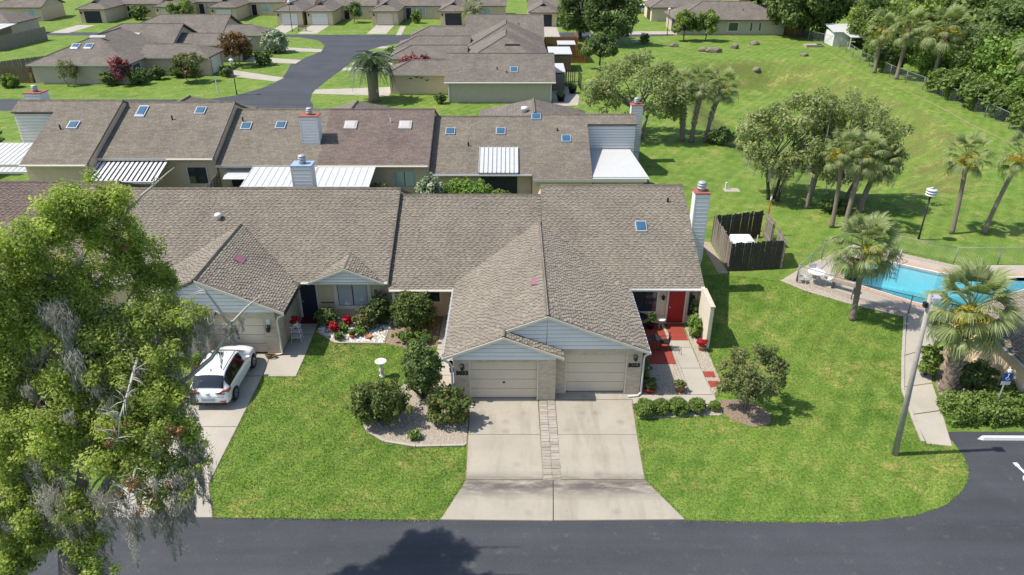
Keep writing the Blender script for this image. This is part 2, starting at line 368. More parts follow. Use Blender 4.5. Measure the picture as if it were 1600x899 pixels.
def polydist(x, y, poly):
    d = np.full(np.shape(x), 1e9); n = len(poly)
    for i in range(n):
        ax, ay = poly[i]; bx, by = poly[(i + 1) % n]; ex, ey = bx - ax, by - ay
        t = np.clip(((x - ax) * ex + (y - ay) * ey) / (ex * ex + ey * ey), 0, 1)
        d = np.minimum(d, np.hypot(x - ax - t * ex, y - ay - t * ey))
    return d
def sheet(name, poly, z, mat, th=.3, kind=True, parent=None):
    o = MB().prism([(x, y, z - th) for x, y in poly], (0, 0, th)).build(name, mat, parent)
    if kind and parent is None: o['kind'] = 'structure'
    return o
def ccw(p):
    a = sum(p[i][0] * p[(i + 1) % len(p)][1] - p[(i + 1) % len(p)][0] * p[i][1] for i in range(len(p)))
    return p if a > 0 else p[::-1]

# ------------------------------------------------------------------ ground, roads, paths
BASIN = [(21, 58), (18.5, 75), (18, 95), (25, 108), (38, 112), (46, 106), (46.5, 85), (45, 66), (37, 54), (27, 53.5)]
def ground_z(x, y):
    ins = inpoly(x, y, BASIN); d = polydist(np.asarray(x, float), np.asarray(y, float), BASIN)
    t = np.clip(d / 7.5, 0, 1); z = np.where(ins, -3.0 * t * t * (3 - 2 * t), 0.)
    return z
DECK = [(16.15, 39.3), (17.2, 37.98), (19.15, 36.42), (21.55, 34.95), (24.2, 33.2), (36, 33.2), (36, 41.35), (27.6, 41.35), (25.0, 43.2), (22.6, 44.6), (17.9, 40.95)]
def make_ground():
    xs = np.concatenate([[-700, -300, -150], np.arange(-100, 14, 6.), np.arange(14, 56, 1.2), np.arange(56, 110, 6.), [150, 300, 700]])
    ys = np.concatenate([[-300, -80, -20], np.arange(0, 30, 5.), np.arange(30, 50, 1.), np.arange(50, 116, 1.2), np.arange(116, 220, 8.), [300, 500, 1200]])
    X, Y = np.meshgrid(xs, ys); Z = ground_z(X.ravel(), Y.ravel()).reshape(X.shape)
    IN = inpoly(X.ravel(), Y.ravel(), DECK)      # the deck covers the ground here and the pool is dug into it
    v = np.stack([X, Y, Z], -1).reshape(-1, 3).tolist(); nx = len(xs)
    f = [(j * nx + i, j * nx + i + 1, (j + 1) * nx + i + 1, (j + 1) * nx + i) for j in range(len(ys) - 1) for i in range(nx - 1)]
    f = [q for q in f if not all(IN[k] for k in q)]
    o = raw_obj('ground', v, f, 'grass', None, True); o['kind'] = 'structure'
make_ground()
CORNER = [(18.33, 25.06), (18.50, 24.4), (18.45, 23.4), (18.16, 22.6), (17.75, 21.95), (17.2, 21.4), (16.3, 20.75), (14.9, 20.2), (12.8, 19.9), (10.5, 19.85)]
FS = [(-95, 4), (70, 4), (70, 25.1)] + CORNER + [(6.33, 19.98), (1.5, 19.93), (-2.62, 19.98), (-11, 20.1), (-95, 20.1)]
sheet('front_street', FS, .006, 'asphalt')
sheet('back_lane', [(-95, 79.5), (-56, 80.2), (-30, 80.8), (-22, 81.2), (-22.4, 83), (-23.2, 85), (-23.9, 89), (-23.7, 96), (-23.1, 104.6), (-22.9, 110), (-23, 114.5), (-22, 118.5), (-20.2, 122), (-16.8, 126), (-8, 127.6), (10.8, 129.4), (22, 131), (28, 132), (28, 136.5), (22, 137), (-15, 133.2), (-33, 133), (-55, 134.5), (-95, 137), (-95, 133), (-60, 131.8), (-42, 131.2), (-36, 130.3), (-32, 127), (-29.9, 122), (-29.3, 117), (-30.4, 111), (-31.2, 106.5), (-30.3, 101), (-29.7, 96.3), (-30.6, 91.6), (-32.6, 87.5), (-35.5, 85.4), (-59, 85.6), (-95, 86)], .008, 'asphalt')
def slabs(name, polys, mat='concrete', z=.03):
    o = bpy.data.objects.new(name, None); COL.objects.link(o); o['kind'] = 'structure'; OFF[o.name] = Vector((0, 0, 0))
    for p in polys:
        c = np.mean(p, 0); sheet('joint_dirt', ccw([(c[0] + (x - c[0]) * 1.012, c[1] + (y - c[1]) * 1.012) for x, y in p]), z - .018 - .0006 * polys.index(p), 'mulch', .05, False, o); q = [(c[0] + (x - c[0]) * (1 - .008 / max(.5, np.hypot(x - c[0], y - c[1]))), c[1] + (y - c[1]) * (1 - .008 / max(.5, np.hypot(x - c[0], y - c[1])))) for x, y in p]
        MB().prism([(x, y, z - .2) for x, y in ccw(q)], (0, 0, .2 + random.uniform(-.004, .004))).build('slab', mat, o)
    return o
slabs('driveway', [[(-1.88, 27.6), (1.16, 27.6), (1.2, 24.86), (-1.85, 24.86)], [(-1.85, 24.84), (1.2, 24.84), (1.22, 22.1), (-1.79, 22.1)], [(-1.78, 22.06), (1.6, 22.06), (1.5, 19.93), (-2.62, 19.98)]])
slabs('driveway', [[(1.98, 27.33), (5.45, 27.33), (5.3, 24.86), (1.95, 24.86)], [(1.95, 24.84), (5.3, 24.84), (5.2, 22.1), (1.9, 22.1)], [(1.63, 22.06), (5.2, 22.06), (6.33, 19.99), (1.52, 19.94)], [(1.5, 27.36), (5.75, 27.36), (5.75, 28.05), (1.5, 28.05)]])
slabs('driveway', [[(-14.95, 31.2), (-12.1, 31.2), (-11.93, 29.25), (-14.93, 29.25)], [(-14.93, 29.2), (-11.93, 29.2), (-11.85, 25.4), (-14.9, 25.4)], [(-14.9, 25.36), (-11.85, 25.36), (-11.8, 21.9), (-14.9, 21.9)], [(-14.9, 21.86), (-11.8, 21.86), (-11.0, 20.1), (-15.8, 20.1)]], 'walk')
slabs('front_walk', [[(-11.88, 29.2), (-10.32, 29.2), (-10.33, 31.1), (-12.06, 31.1)], [(-11.5, 31.14), (-10.33, 31.14), (-10.4, 33.0), (-11.5, 33.0)], [(-11.5, 33.04), (-10.4, 33.04), (-10.45, 34.9), (-11.5, 34.9)]], 'walk')
slabs('front_walk', [[(8.15, 33.8), (9.12, 33.8), (9.14, 31.8), (8.17, 31.8)], [(8.17, 31.77), (9.14, 31.77), (9.16, 29.9), (8.2, 29.9)], [(8.2, 29.87), (9.16, 29.87), (9.2, 27.72), (8.22, 27.72)], [(5.5, 27.69), (9.3, 27.69), (9.25, 27.0), (5.45, 26.9)]], 'walk', .032)
slabs('side_walk', [[(-3.75, 36.0), (-2.65, 36.0), (-2.65, 31.6), (-3.8, 31.6)], [(-3.8, 31.57), (-2.65, 31.57), (-2.65, 29.3), (-3.65, 29.3)], [(-3.65, 29.27), (-2.65, 29.27), (-2.65, 27.25), (-3.2, 27.25)]], 'walk')
slabs('pool_walk', [[(17.35, 24.25), (18.3, 24.1), (19.1, 26.5), (17.65, 26.2)], [(17.65, 26.25), (19.12, 26.55), (19.75, 28.6), (18.3, 28.3)], [(18.3, 28.35), (19.75, 28.65), (21.4, 31.8), (19.6, 31.0)], [(19.6, 31.05), (21.4, 31.85), (24.2, 34.2), (21.6, 34.9)]], 'walk', .028)
strip = bpy.data.objects.new('paver_strip', None); COL.objects.link(strip); strip['kind'] = 'structure'; OFF[strip.name] = Vector((0, 0, 0))
MB().box(1.22, 1.96, 22.1, 27.3, -.2, .012).build('bedding', 'gravel', strip)
pm = [MB().box(-.165, .165, -.085, .085, -.03, .016 + .006 * i).build('paver', M['paver'][i], strip) for i in range(4)]
first = [True] * 4
for j in range(28):
    for i in range(2):
        k = random.choice([0, 0, 1, 2, 2, 3]); p = pm[k] if first[k] else pm[k].copy()
        if not first[k]: COL.objects.link(p)
        first[k] = False; p.location = (1.41 + .36 * i + random.uniform(-.01, .01), 22.25 + j * .185, .012); p.rotation_euler[2] = random.uniform(-.05, .05)
# drives and walks far behind
for nm, ps in (('driveway', [(-38.6, 99.2), (-30.0, 95.2), (-29.6, 97.4), (-38.6, 102.9)]), ('driveway', [(-38.4, 108.6), (-30.6, 107.0), (-30.5, 109.8), (-38.4, 112.2)]), ('driveway', [(-37.8, 117.6), (-29.2, 116.2), (-29.4, 118.6), (-37.8, 121)]),
               ('driveway', [(-23.8, 88.4), (-14.5, 87.2), (-14.5, 92), (-23.9, 90.6)]), ('driveway', [(-23.2, 102.2), (-15.6, 102), (-15.6, 104.6), (-23.1, 104.3)]), ('driveway', [(-23.0, 106.4), (-15.6, 106), (-15.6, 107.6), (-22.9, 108)]),
               ('driveway', [(-21.5, 119.4), (-14, 119), (-14, 120.6), (-20.6, 121.3)]), ('patio', [(4.6, 82.2), (7.4, 82.6), (7.9, 87), (7.2, 92), (4.7, 92.4)]), ('driveway', [(3.5, 129.2), (8.2, 129.4), (8.2, 142), (3.4, 142)]), ('driveway', [(14, 133), (29, 133.6), (29, 137), (14, 136.6)])):
    sheet(nm, ccw(ps), .02, 'walk')
TX = [-79.4, -66.5, -55.5, -41.3, -35.7, -23.6, -10.9, 5.8]
for i, x in enumerate(TX): sheet('driveway', ccw([(x - 1.7, 133.4 + (.02 * -x if x < 0 else -.6)), (x + 1.7, 133.4 + (.02 * -x if x < 0 else -.6)), (x + 1.7, 144.6), (x - 1.7, 144.6)]), .021, 'walk')
sheet('front_walk', [(-20.0, 132.6), (-19.1, 132.6), (-19.6, 143), (-20.6, 143)], .021, 'walk')
# planting beds
def gravel_bed(name, poly, mat, smat, n, smin, smax, z=.02, seed=1, label=None):
    o = sheet(name, ccw(poly), z, mat); rg = np.random.default_rng(seed)
    P = np.array(poly); lo, hi = P.min(0), P.max(0); q = rg.uniform(lo, hi, (n * 3, 2)); q = q[inpoly(q[:, 0], q[:, 1], poly)][:n]
    s = rg.uniform(smin, smax, len(q)); ang = rg.uniform(0, 6.28, len(q)); tris = []
    base = np.array([(1, 0, 0), (0, .8, 0), (-.9, .1, 0), (0, -.9, 0), (.1, .05, .7)])
    for a, b, c in ((0, 1, 4), (1, 2, 4), (2, 3, 4), (3, 0, 4)):
        t = base[[a, b, c]][None] * s[:, None, None]; ca, sa = np.cos(ang)[:, None], np.sin(ang)[:, None]
        t = np.stack([t[..., 0] * ca - t[..., 1] * sa, t[..., 0] * sa + t[..., 1] * ca, t[..., 2]], -1)
        t[..., 0] += q[:, None, 0]; t[..., 1] += q[:, None, 1]; t[..., 2] += z; tris.append(t)
    g = np_mesh('stones', np.concatenate(tris), 3, smat, o); g['kind'] = 'stuff'
    return o
BED_B = [(-6.75, 26.9), (-6.55, 25.9), (-6.1, 25.1), (-5.3, 24.45), (-4, 24.15), (-1.9, 24.22), (-1.92, 27.28), (-2.6, 27.28), (-3.25, 27.3), (-3.7, 29.2), (-4.8, 29.0), (-5.6, 27.6)]
gravel_bed('gravel_bed', BED_B, 'gravel', 'stone', 2600, .025, .06, .02, 2)
gravel_bed('gravel_bed', [(5.95, 30.25), (8.05, 30.25), (8.12, 27.75), (6.0, 27.75)], 'gravel', 'stone', 1500, .025, .055, .02, 3)
gravel_bed('gravel_bed', [(9.2, 27.6), (9.85, 28.6), (9.85, 33.9), (9.2, 33.9)], 'gravel', 'stone', 600, .03, .06, .02, 4)
gravel_bed('shrub_bed', [(5.5, 26.8), (9.3, 26.95), (9.5, 26.6), (9.2, 26.2), (5.55, 25.95)], 'gravel', 'stone', 700, .025, .05, .018, 5)
gravel_bed('mulch_bed', [(9.4, 27.3), (10.4, 27.35), (11.1, 26.9), (11.45, 26.2), (11.2, 25.6), (10.4, 25.35), (9.6, 25.9), (9.3, 26.5)], 'mulch', 'boulder', 500, .02, .05, .02, 6)
gravel_bed('rock_bed', [(-10.25, 34.85), (-10.25, 33.4), (-9.0, 32.3), (-6.55, 32.25), (-6.5, 34.85)], 'gravel', 'stone_white', 520, .05, .13, .02, 7)
gravel_bed('mulch_bed', [(-6.5, 35), (-6.5, 32.2), (-5.2, 31.7), (-3.85, 31.9), (-3.8, 35)], 'mulch', 'stone', 250, .02, .05, .02, 8)
gravel_bed('mulch_bed', [(19.3, 26.6), (20.9, 26.8), (23, 27.5), (23, 31), (21.9, 32), (19.9, 28.6)], 'mulch', 'stone', 500, .02, .06, .018, 9)
def edging(pts, w=.12, h=.07, name='bed_edging', mat='walk'):
    o = bpy.data.objects.new(name, None); COL.objects.link(o); o['kind'] = 'structure'; OFF[o.name] = Vector((0, 0, 0))
    for a, b in zip(pts[:-1], pts[1:]):
        a = Vector((*a, 0)); b = Vector((*b, 0)); L = (b - a).length; n = max(1, int(L / .9)); d = (b - a) / n; s = d.cross(Vector((0, 0, 1))).normalized() * w / 2
        for i in range(n):
            p = a + d * i; q = p + d * .985
            MB().prism([p - s - Vector((0, 0, .1)), p + s - Vector((0, 0, .1)), q + s - Vector((0, 0, .1)), q - s - Vector((0, 0, .1))], (0, 0, .1 + h)).build('edging_block', mat, o)
edging([(-6.65, 26.2), (-6.2, 25.1), (-5.35, 24.4), (-4, 24.08), (-1.95, 24.15)])
edging([(-10.3, 33.35), (-9.05, 32.22), (-6.5, 32.17)], .1, .06)
edging([(8.09, 34.1), (8.14, 27.75)], .1, .06)
edging([(17.2, 24.35), (17.5, 25.7), (18.12, 28.1), (19.45, 30.9), (21.45, 34.9)], .14, .08)
edging([(16.1, 39.3), (17.2, 37.9), (19.15, 36.35), (21.5, 34.9)], .14, .06)

# ------------------------------------------------------------------ pool
def make_pool():
    POOL = [(19.8, 39.5), (20.3, 40.4), (21.2, 41.5), (22.1, 42.0), (23.7, 42.0), (26.1, 40.4), (28.0, 39.75), (34, 39.75), (34, 34.9), (25.2, 34.9), (22.7, 36.5), (20.5, 38.6)]
    def offset(poly, d):
        out = []; n = len(poly)
        for i in range(n):
            a, b, c = Vector(poly[i - 1]), Vector(poly[i]), Vector(poly[(i + 1) % n])
            e1 = (b - a).normalized(); e2 = (c - b).normalized(); nn = (Vector((e1.y, -e1.x)) + Vector((e2.y, -e2.x)));
            nn = nn.normalized() * d / max(.5, nn.normalized().dot(Vector((e1.y, -e1.x)))); out.append((b.x + nn.x, b.y + nn.y))
        return out
    P = ccw(POOL); C1 = offset(P, .42); C2 = offset(P, -.12); n = len(P)
    t = bpy.data.objects.new('swimming_pool', None); COL.objects.link(t); OFF[t.name] = Vector((0, 0, 0))
    tag(t, 'blue swimming pool with pink coping and white tile edge beside the lawn', 'pool')
    # deck ring between deck outline and pool: bridged with bmesh fill
    import bmesh
    def ring(name, outer, inner, z, th, mat, parent):
        bm = bmesh.new(); es = []
        for poly in (outer, inner):
            vs = [bm.verts.new((x, y, z)) for x, y in poly]; es += [bm.edges.new((vs[i], vs[(i + 1) % len(vs)])) for i in range(len(vs))]
        r = bmesh.ops.triangle_fill(bm, use_beauty=True, edges=es)
        fs = [f for f in bm.faces]
        for f in fs:
            if f.normal.z < 0: f.normal_flip()
        e = bmesh.ops.extrude_face_region(bm, geom=bm.faces[:]); vv = [g for g in e['geom'] if isinstance(g, bmesh.types.BMVert)]
        bmesh.ops.translate(bm, verts=vv, vec=(0, 0, -th)); bmesh.ops.recalc_face_normals(bm, faces=bm.faces[:])
        me = bpy.data.meshes.new(name); bm.to_mesh(me); bm.free(); me.materials.append(M[mat]); o = bpy.data.objects.new(name, me); COL.objects.link(o)
        if parent is not None: o.parent = parent
        OFF[o.name] = Vector((0, 0, 0)); return o
    d = ring('pool_deck', ccw(DECK), C1, .05, .25, 'deck', None); d['kind'] = 'structure'
    ring('coping', C1, P, .085, .2, 'coping', t); ring('tile_edge', P, C2, .06, .25, 'white', t)
    fz = lambda x: -2.1 + (x - 19.8) * .098
    MB().prism([(x, y, fz(x) - .05) for x, y in C2], (0, 0, .05)).build('floor', 'poolwall', t)
    w = MB()
    for i in range(n):
        a, b = C2[i], C2[(i + 1) % n]; w.add([(a[0], a[1], fz(a[0]) - .05), (b[0], b[1], fz(b[0]) - .05), (b[0], b[1], .04), (a[0], a[1], .04)], [(0, 1, 2, 3), (3, 2, 1, 0)][:1])
    w.build('wall', 'poolwall', t)
    n2 = len(C2); MB().add([(x, y, fz(x) + .01) for x, y in offset(C2, -.012)] + [(x, y, -.06) for x, y in offset(C2, -.012)], [tuple(range(n2))[::-1], tuple(range(n2, 2 * n2))] + [(i, (i + 1) % n2, (i + 1) % n2 + n2, i + n2) for i in range(n2)]).build('water', 'water', t)
    la = thing('pool_ladder', 'chrome ladder rails curving into the deep end of the pool', 'ladder', (23.75, 41.7, .05))
    for s in (0, .55):
        dx = .55 * math.cos(R(-35)) * (s > 0); dy = .55 * math.sin(R(-35)) * (s > 0); nx, ny = -.57, -.82
        MB().tube([(23.9 + dx + nx * q, 42.15 + dy + ny * q, z) for q, z in ((-.35, .05), (-.33, .6), (-.15, .85), (.2, .88), (.42, .6), (.45, -.02), (.46, -.9))], .028, 6).build('rail', 'metal', la, True)
    for z in (-.1, -.4, -.7): MB().tube([(23.64, 41.77, z), (24.09, 41.46, z)], .022, 5).build('rung', 'metal', la)
make_pool()
gravel_bed('gravel_border', [(16.2, 39.3), (17.2, 38.0), (19.15, 36.44), (21.5, 34.98), (22.2, 35.3), (19.6, 37.1), (17.8, 38.6), (17.1, 39.4)], 'gravel', 'stone', 900, .03, .06, .062, 22)
gravel_bed('gravel_border', [(22.6, 44.5), (25.0, 43.15), (27.6, 41.3), (27.5, 40.9), (24.9, 42.6), (22.5, 43.9)], 'gravel', 'stone', 400, .03, .06, .062, 23)

# ------------------------------------------------------------------ building helpers
def slope(th, pts, mat='roof', tabs=None, thick=.14, cover=None, seed=0, name='roof'):
    """one roof plane: a slab along pts (top face), with real shingle tabs laid on it when tabs is given"""
    P = [Vector(p) for p in pts]; n = Vector((0, 0, 0))
    for i in range(len(P)): n += P[i].cross(P[(i + 1) % len(P)])
    n.normalize()
    if n.z < 0: P = P[::-1]; n = -n
    o = MB().prism([p - Vector((0, 0, thick)) for p in P], (0, 0, thick)).build(name, mat, th)
    if tabs:
        u = Vector((0, 0, 1)).cross(n).normalized(); v = n.cross(u)
        if v.z < 0: v = -v; u = -u
        q = [(p.dot(u), p.dot(v)) for p in P]; h0 = P[0].dot(n); A = np.array(q); lo, hi = A.min(0), A.max(0)
        rg = np.random.default_rng(seed + 5); rows = []; ex = .125; up_ = True
        for r in range(int((hi[1] - lo[1]) / ex) + 1):
            x = lo[0] - rg.uniform(0, .3); v0 = lo[1] + r * ex
            while x < hi[0]:
                up_ = not up_ if rg.random() < .9 else up_; w = rg.uniform(.15, .24) if up_ else rg.uniform(.08, .15); rows.append((x, x + w - .004, v0, rg.uniform(.022, .034) if up_ else rg.uniform(.003, .008))); x += w
        T = np.array(rows); ok = np.ones(len(T), bool)
        for cx in (0, 1):
            for dv in (.005, ex): ok &= inpoly(T[:, cx], T[:, 2] + dv, q)
        T = T[ok]; U, V, Nn = np.array(u), np.array(v), np.array(n)
        def pt(a, b, h): return a[:, None] * U + b[:, None] * V + (h0 + h)[:, None] * Nn
        z0 = np.full(len(T), .003); a, b, c, d = pt(T[:, 0], T[:, 2], T[:, 3] + .006), pt(T[:, 1], T[:, 2], T[:, 3] + .006), pt(T[:, 1], T[:, 2] + ex * 1.05, z0), pt(T[:, 0], T[:, 2] + ex * 1.05, z0)
        e, f = pt(T[:, 0], T[:, 2], z0 * 0 - .002), pt(T[:, 1], T[:, 2], z0 * 0 - .002)
        if cover is not None:
            m = ~cover(a[:, 0], a[:, 1], a[:, 2]); a, b, c, d, e, f, T = a[m], b[m], c[m], d[m], e[m], f[m], T[m]
        if len(T):
            # thick (proud) tabs are the pale ones; thin ones are tinted darker, painting shade into the laminate gaps
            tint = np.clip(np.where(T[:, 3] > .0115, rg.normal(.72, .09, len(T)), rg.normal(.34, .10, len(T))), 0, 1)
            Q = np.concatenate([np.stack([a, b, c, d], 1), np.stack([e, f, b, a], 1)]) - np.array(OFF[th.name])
            g = np_mesh('shingles', Q, 4, tabs, o, np.concatenate([tint, tint * 0])); g['kind'] = 'stuff'  # front edges get the darkest tint, a shadow line painted under each tab
    return o
def cap(th, a, b, mat='roof', r=.11): return MB().tube([a, b], r, 5).build('ridge_cap', mat, th)
def clipz(poly, z0, z1):
    def half(p, keep, z):
        out = []
        for i in range(len(p)):
            a, b = p[i - 1], p[i]; ka, kb = keep(a[1]), keep(b[1])
            if ka != kb:
                t = (z - a[1]) / (b[1] - a[1]); out.append((a[0] + (b[0] - a[0]) * t, z))
            if kb: out.append(b)
        return out
    p = half(poly, lambda z: z >= z0, z0)
    return half(p, lambda z: z <= z1, z1) if len(p) > 2 else []
def siding(th, poly, y, mat='siding', board=.2, name='gable', facing=-1):
    """lap siding on a wall polygon (x, z) in the plane y; every board is its own piece leaning out at its foot"""
    g = MB().prism([(x, y, z) for x, z in poly], (0, -facing * .08, 0)).build(name, 'lap_shade', th)  # dark backing showing between boards paints their shadow lines
    zs = [p[1] for p in poly]; z = min(zs)
    while z < max(zs) - .02:
        c = clipz(poly, z + .036, z + board)
        if len(c) > 2:
            lean = lambda zz: y + facing * (.052 - .046 * (zz - z) / board)
            n = len(c); a = [(p[0], lean(p[1]), p[1]) for p in c]; b = [(p[0], y + facing * .002, p[1]) for p in c]
            MB().add(a + b, [tuple(range(n)), tuple(range(n, 2 * n))[::-1]] + [(i, (i + 1) % n, (i + 1) % n + n, i + n) for i in range(n)]).build('siding_board', mat, g)
        z += board
    return g
def fbox(face, c, a0, a1, z0, z1, d0, d1):
    """box on a wall plane at c: S faces -y, N +y, E +x, W -x; d outwards"""
    if face == 'S': return MB().box(a0, a1, c - d1, c - d0, z0, z1)
    if face == 'N': return MB().box(a0, a1, c + d0, c + d1, z0, z1)
    if face == 'E': return MB().box(c + d0, c + d1, a0, a1, z0, z1)
    return MB().box(c - d1, c - d0, a0, a1, z0, z1)
def window(th, face, c, a0, a1, z0, z1, panes=2, glassm='glass', fr='trim', fw=.12):
    f = fbox(face, c, a0 - fw, a1 + fw, z0 - fw, z0, -.02, .06)
    for args in ((a0 - fw, a1 + fw, z1, z1 + fw), (a0 - fw, a0, z0, z1), (a1, a1 + fw, z0, z1)): q = fbox(face, c, *args, -.02, .06); f.add(q.v, q.f)
    w = f.build('window', fr, th); k = (a1 - a0) / panes
    for i in range(panes):
        fbox(face, c, a0 + k * i + .03, a0 + k * (i + 1) - .03, z0 + .03, z1 - .03, 0, .016).build('pane', glassm if i % 2 == 0 or glassm == 'curtain' else glassm, w)
    fbox(face, c, a0, a1, z0, z1, -.03, .006).build('sash', 'iron', w)
    return w
def garage_door(th, face, c, a0, a1, z1, mat='gdoor', inset=.16, handle=True):
    g = fbox(face, c, a0 - .03, a1 + .03, 0, z1, -inset - .08, -inset - .03).build('garage_door', 'dark', th)
    h = (z1 - .05) / 4
    for i in range(4): fbox(face, c, a0, a1, .05 + h * i + .012, .05 + h * (i + 1) - .004, -inset - .03, -inset).build('panel', mat, g, bevel=.008)
    if handle: fbox(face, c, (a0 + a1) / 2 - .05, (a0 + a1) / 2 + .05, .86, .93, -inset, -inset + .03).build('handle', 'black', g)
    return g
def door(th, face, c, a0, a1, z1, mat, frame='trim', z0=.05):
    d = fbox(face, c, a0, a1, z0, z1, -.02, .03).build('door', mat, th)
    f = fbox(face, c, a0 - .1, a0, z0, z1 + .1, -.02, .06)
    for args in ((a1, a1 + .1, z0, z1 + .1), (a0, a1, z1, z1 + .1)): q = fbox(face, c, *args, -.02, .06); f.add(q.v, q.f)
    f.build('door_frame', frame, d)
    h = (z1 - z0) / 3
    for i in range(3):
        for k in range(2):
            w = (a1 - a0) / 2; fbox(face, c, a0 + w * k + .1, a0 + w * (k + 1) - .08, z0 + h * i + .1, z0 + h * (i + 1) - .06, .03, .042).build('door_panel', mat, d)
    fbox(face, c, a0 + .07, a0 + .13, 1.0, 1.06, .03, .09).build('door_handle', 'metal', d)
    return d
def skylight(th, x, y, zf, m, w=.6, l=.75, mat='skylight', facing=-1, frame='metal', h=.11):
    """flat skylight lying on a slope; zf(y) gives the roof height"""
    def q(dx, dy, dz): return (x + dx, y + dy, zf(y + dy) + dz)
    b = MB().add([q(-w / 2, -l / 2, .0), q(w / 2, -l / 2, .0), q(w / 2, l / 2, .0), q(-w / 2, l / 2, .0), q(-w / 2, -l / 2, h), q(w / 2, -l / 2, h), q(w / 2, l / 2, h), q(-w / 2, l / 2, h)], [(3, 2, 1, 0), (4, 5, 6, 7), (0, 1, 5, 4), (1, 2, 6, 5), (2, 3, 7, 6), (3, 0, 4, 7)]).build('skylight', frame, th)
    k = .86; MB().add([q(-w / 2 * k, -l / 2 * k, h), q(w / 2 * k, -l / 2 * k, h), q(w / 2 * k, l / 2 * k, h), q(-w / 2 * k, l / 2 * k, h), q(-w / 2 * k * .8, -l / 2 * k * .8, h + .05), q(w / 2 * k * .8, -l / 2 * k * .8, h + .05), q(w / 2 * k * .8, l / 2 * k * .8, h + .05), q(-w / 2 * k * .8, l / 2 * k * .8, h + .05)], [(4, 5, 6, 7), (0, 1, 5, 4), (1, 2, 6, 5), (2, 3, 7, 6), (3, 0, 4, 7)]).build('dome', mat, b)
    return b
def pipe(th, x, y, z, h=.35, r=.06, mat='black'): return MB().tube([(x, y, z - .1), (x, y, z + h)], r, 8).build('vent_pipe', mat, th)
def chimney(th, x0, x1, y0, y1, z0, z1, capm='rust', sidm='siding'):
    c = MB().box(x0, x1, y0, y1, z0, z1).build('chimney', sidm, th); one('lap_shade_sheet', 'lap_shade', c, x0 + .04, x1 - .04, y0 - .004, y0 - .001, max(z0, z1 - 4), z1)  # dark sheet added behind the boards to paint shade under each lap
    n = int((z1 - max(z0, z1 - 4)) / .22)
    for i in range(n):
        z = z1 - .22 * (i + 1) + .028; MB().add([(x0 - .03, y0 - .05, z), (x1 + .03, y0 - .05, z), (x1 + .005, y0 - .012, z + .192), (x0 - .005, y0 - .012, z + .192), (x0 - .03, y0, z), (x1 + .03, y0, z), (x1 + .005, y0, z + .192), (x0 - .005, y0, z + .192)], [(0, 1, 2, 3), (4, 5, 1, 0), (1, 5, 6, 2), (0, 3, 7, 4)]).build('siding_board', sidm, c)
    for a in (x0 - .04, x1 - .04): one('corner_board', 'white', c, a, a + .08, y0 - .05, y0 + .06, max(z0, z1 - 4), z1)
    one('chimney_cap', capm, c, x0 - .06, x1 + .06, y0 - .06, y1 + .06, z1 + .002, z1 + .07)
    cx, cy = (x0 + x1) / 2, (y0 + y1) / 2
    MB().lathe((cx, cy, z1 + .05), [(.2, 0), (.2, .14), (.24, .15), (.24, .22), (.19, .24), (.19, .3), (.25, .31), (.25, .38), (.19, .4), (.19, .44), (.24, .45), (.2, .52), (.02, .55)], 14).build('flue', 'metal', c, True)
    return c
def gutter(th, pts, mat='white', r=.06): return MB().tube(pts, r, 6).build('gutter', mat, th)
def shell(th, x0, x1, yF, yB, eF, ez, m, rY, wall, roofm, tabm=None, cover=None, seed=0, ends=(True, True), front=True, xr0=None, xr1=None, poly=None, ov=.0):
    """long gabled house body, ridge along x: front and back walls, end walls, two roof planes"""
    rz = ez + m * (rY - eF); eB = 2 * rY - eF
    zw = lambda y: ez + m * (min(y, 2 * rY - y) - eF) - .16
    if front: one('wall', wall, th, x0, x1, yF, yF + .15, 0, zw(yF))
    one('wall', wall, th, x0, x1, yB - .15, yB, 0, zw(yB))
    for k, (a, b) in enumerate(((x0, x0 + .14), (x1 - .14, x1))):
        if ends[k]: MB().prism([(a, yF + .152, 0), (a, yB - .152, 0), (a, yB - .152, zw(yB)), (a, rY, rz - .17), (a, yF + .152, zw(yF + .152))], (b - a, 0, 0)).build('wall', wall, th)
    xa = x0 - ov if xr0 is None else xr0; xb = x1 + ov if xr1 is None else xr1
    slope(th, poly or [(xa, eF, ez), (xb, eF, ez), (xb, rY, rz), (xa, rY, rz)], roofm, tabm, cover=cover, seed=seed)
    slope(th, [(xa, rY + .003, rz), (xb, rY + .003, rz), (xb, eB, ez), (xa, eB, ez)], roofm)
    cap(th, (xa, rY, rz - .02), (xb, rY, rz - .02), roofm)
    one('fascia', 'trim', th, xa, xb, eF - .03, eF - .004, ez - .2, ez - .01)
    return rz
def digits(th, txt, x, y, z, size, mat='black'):
    cu = bpy.data.curves.new('house_number', 'FONT'); cu.body = txt; cu.size = size; cu.extrude = .012; cu.align_x = 'CENTER'; cu.offset = .012
    o = bpy.data.objects.new('house_number', cu); COL.objects.link(o); dg = bpy.context.evaluated_depsgraph_get()
    me = bpy.data.meshes.new_from_object(o.evaluated_get(dg)); bpy.data.objects.remove(o); me.materials.clear(); me.materials.append(M[mat])
    o = bpy.data.objects.new('house_number', me); COL.objects.link(o); o.parent = th; q = OFF[th.name]
    o.location = (x - q.x, y - q.y, z - q.z); o.rotation_euler = (R(90), 0, 0); return o
def wall_lamp(th, x, y, z, s=1.):
    b = MB().box(x - .05 * s, x + .05 * s, y - .02, y, z - .1 * s, z + .12 * s).build('wall_lamp', 'iron', th)
    MB().lathe((x, y - .15 * s, z - .12 * s), [(.05 * s, 0), (.09 * s, .06 * s), (.09 * s, .22 * s), (.11 * s, .23 * s), (.02 * s, .32 * s)], 8).build('lantern', 'iron', b)
    MB().tube([(x, y - .02, z + .06 * s), (x, y - .15 * s, z + .2 * s), (x, y - .15 * s, z + .16 * s)], .015, 5).build('arm', 'iron', b)

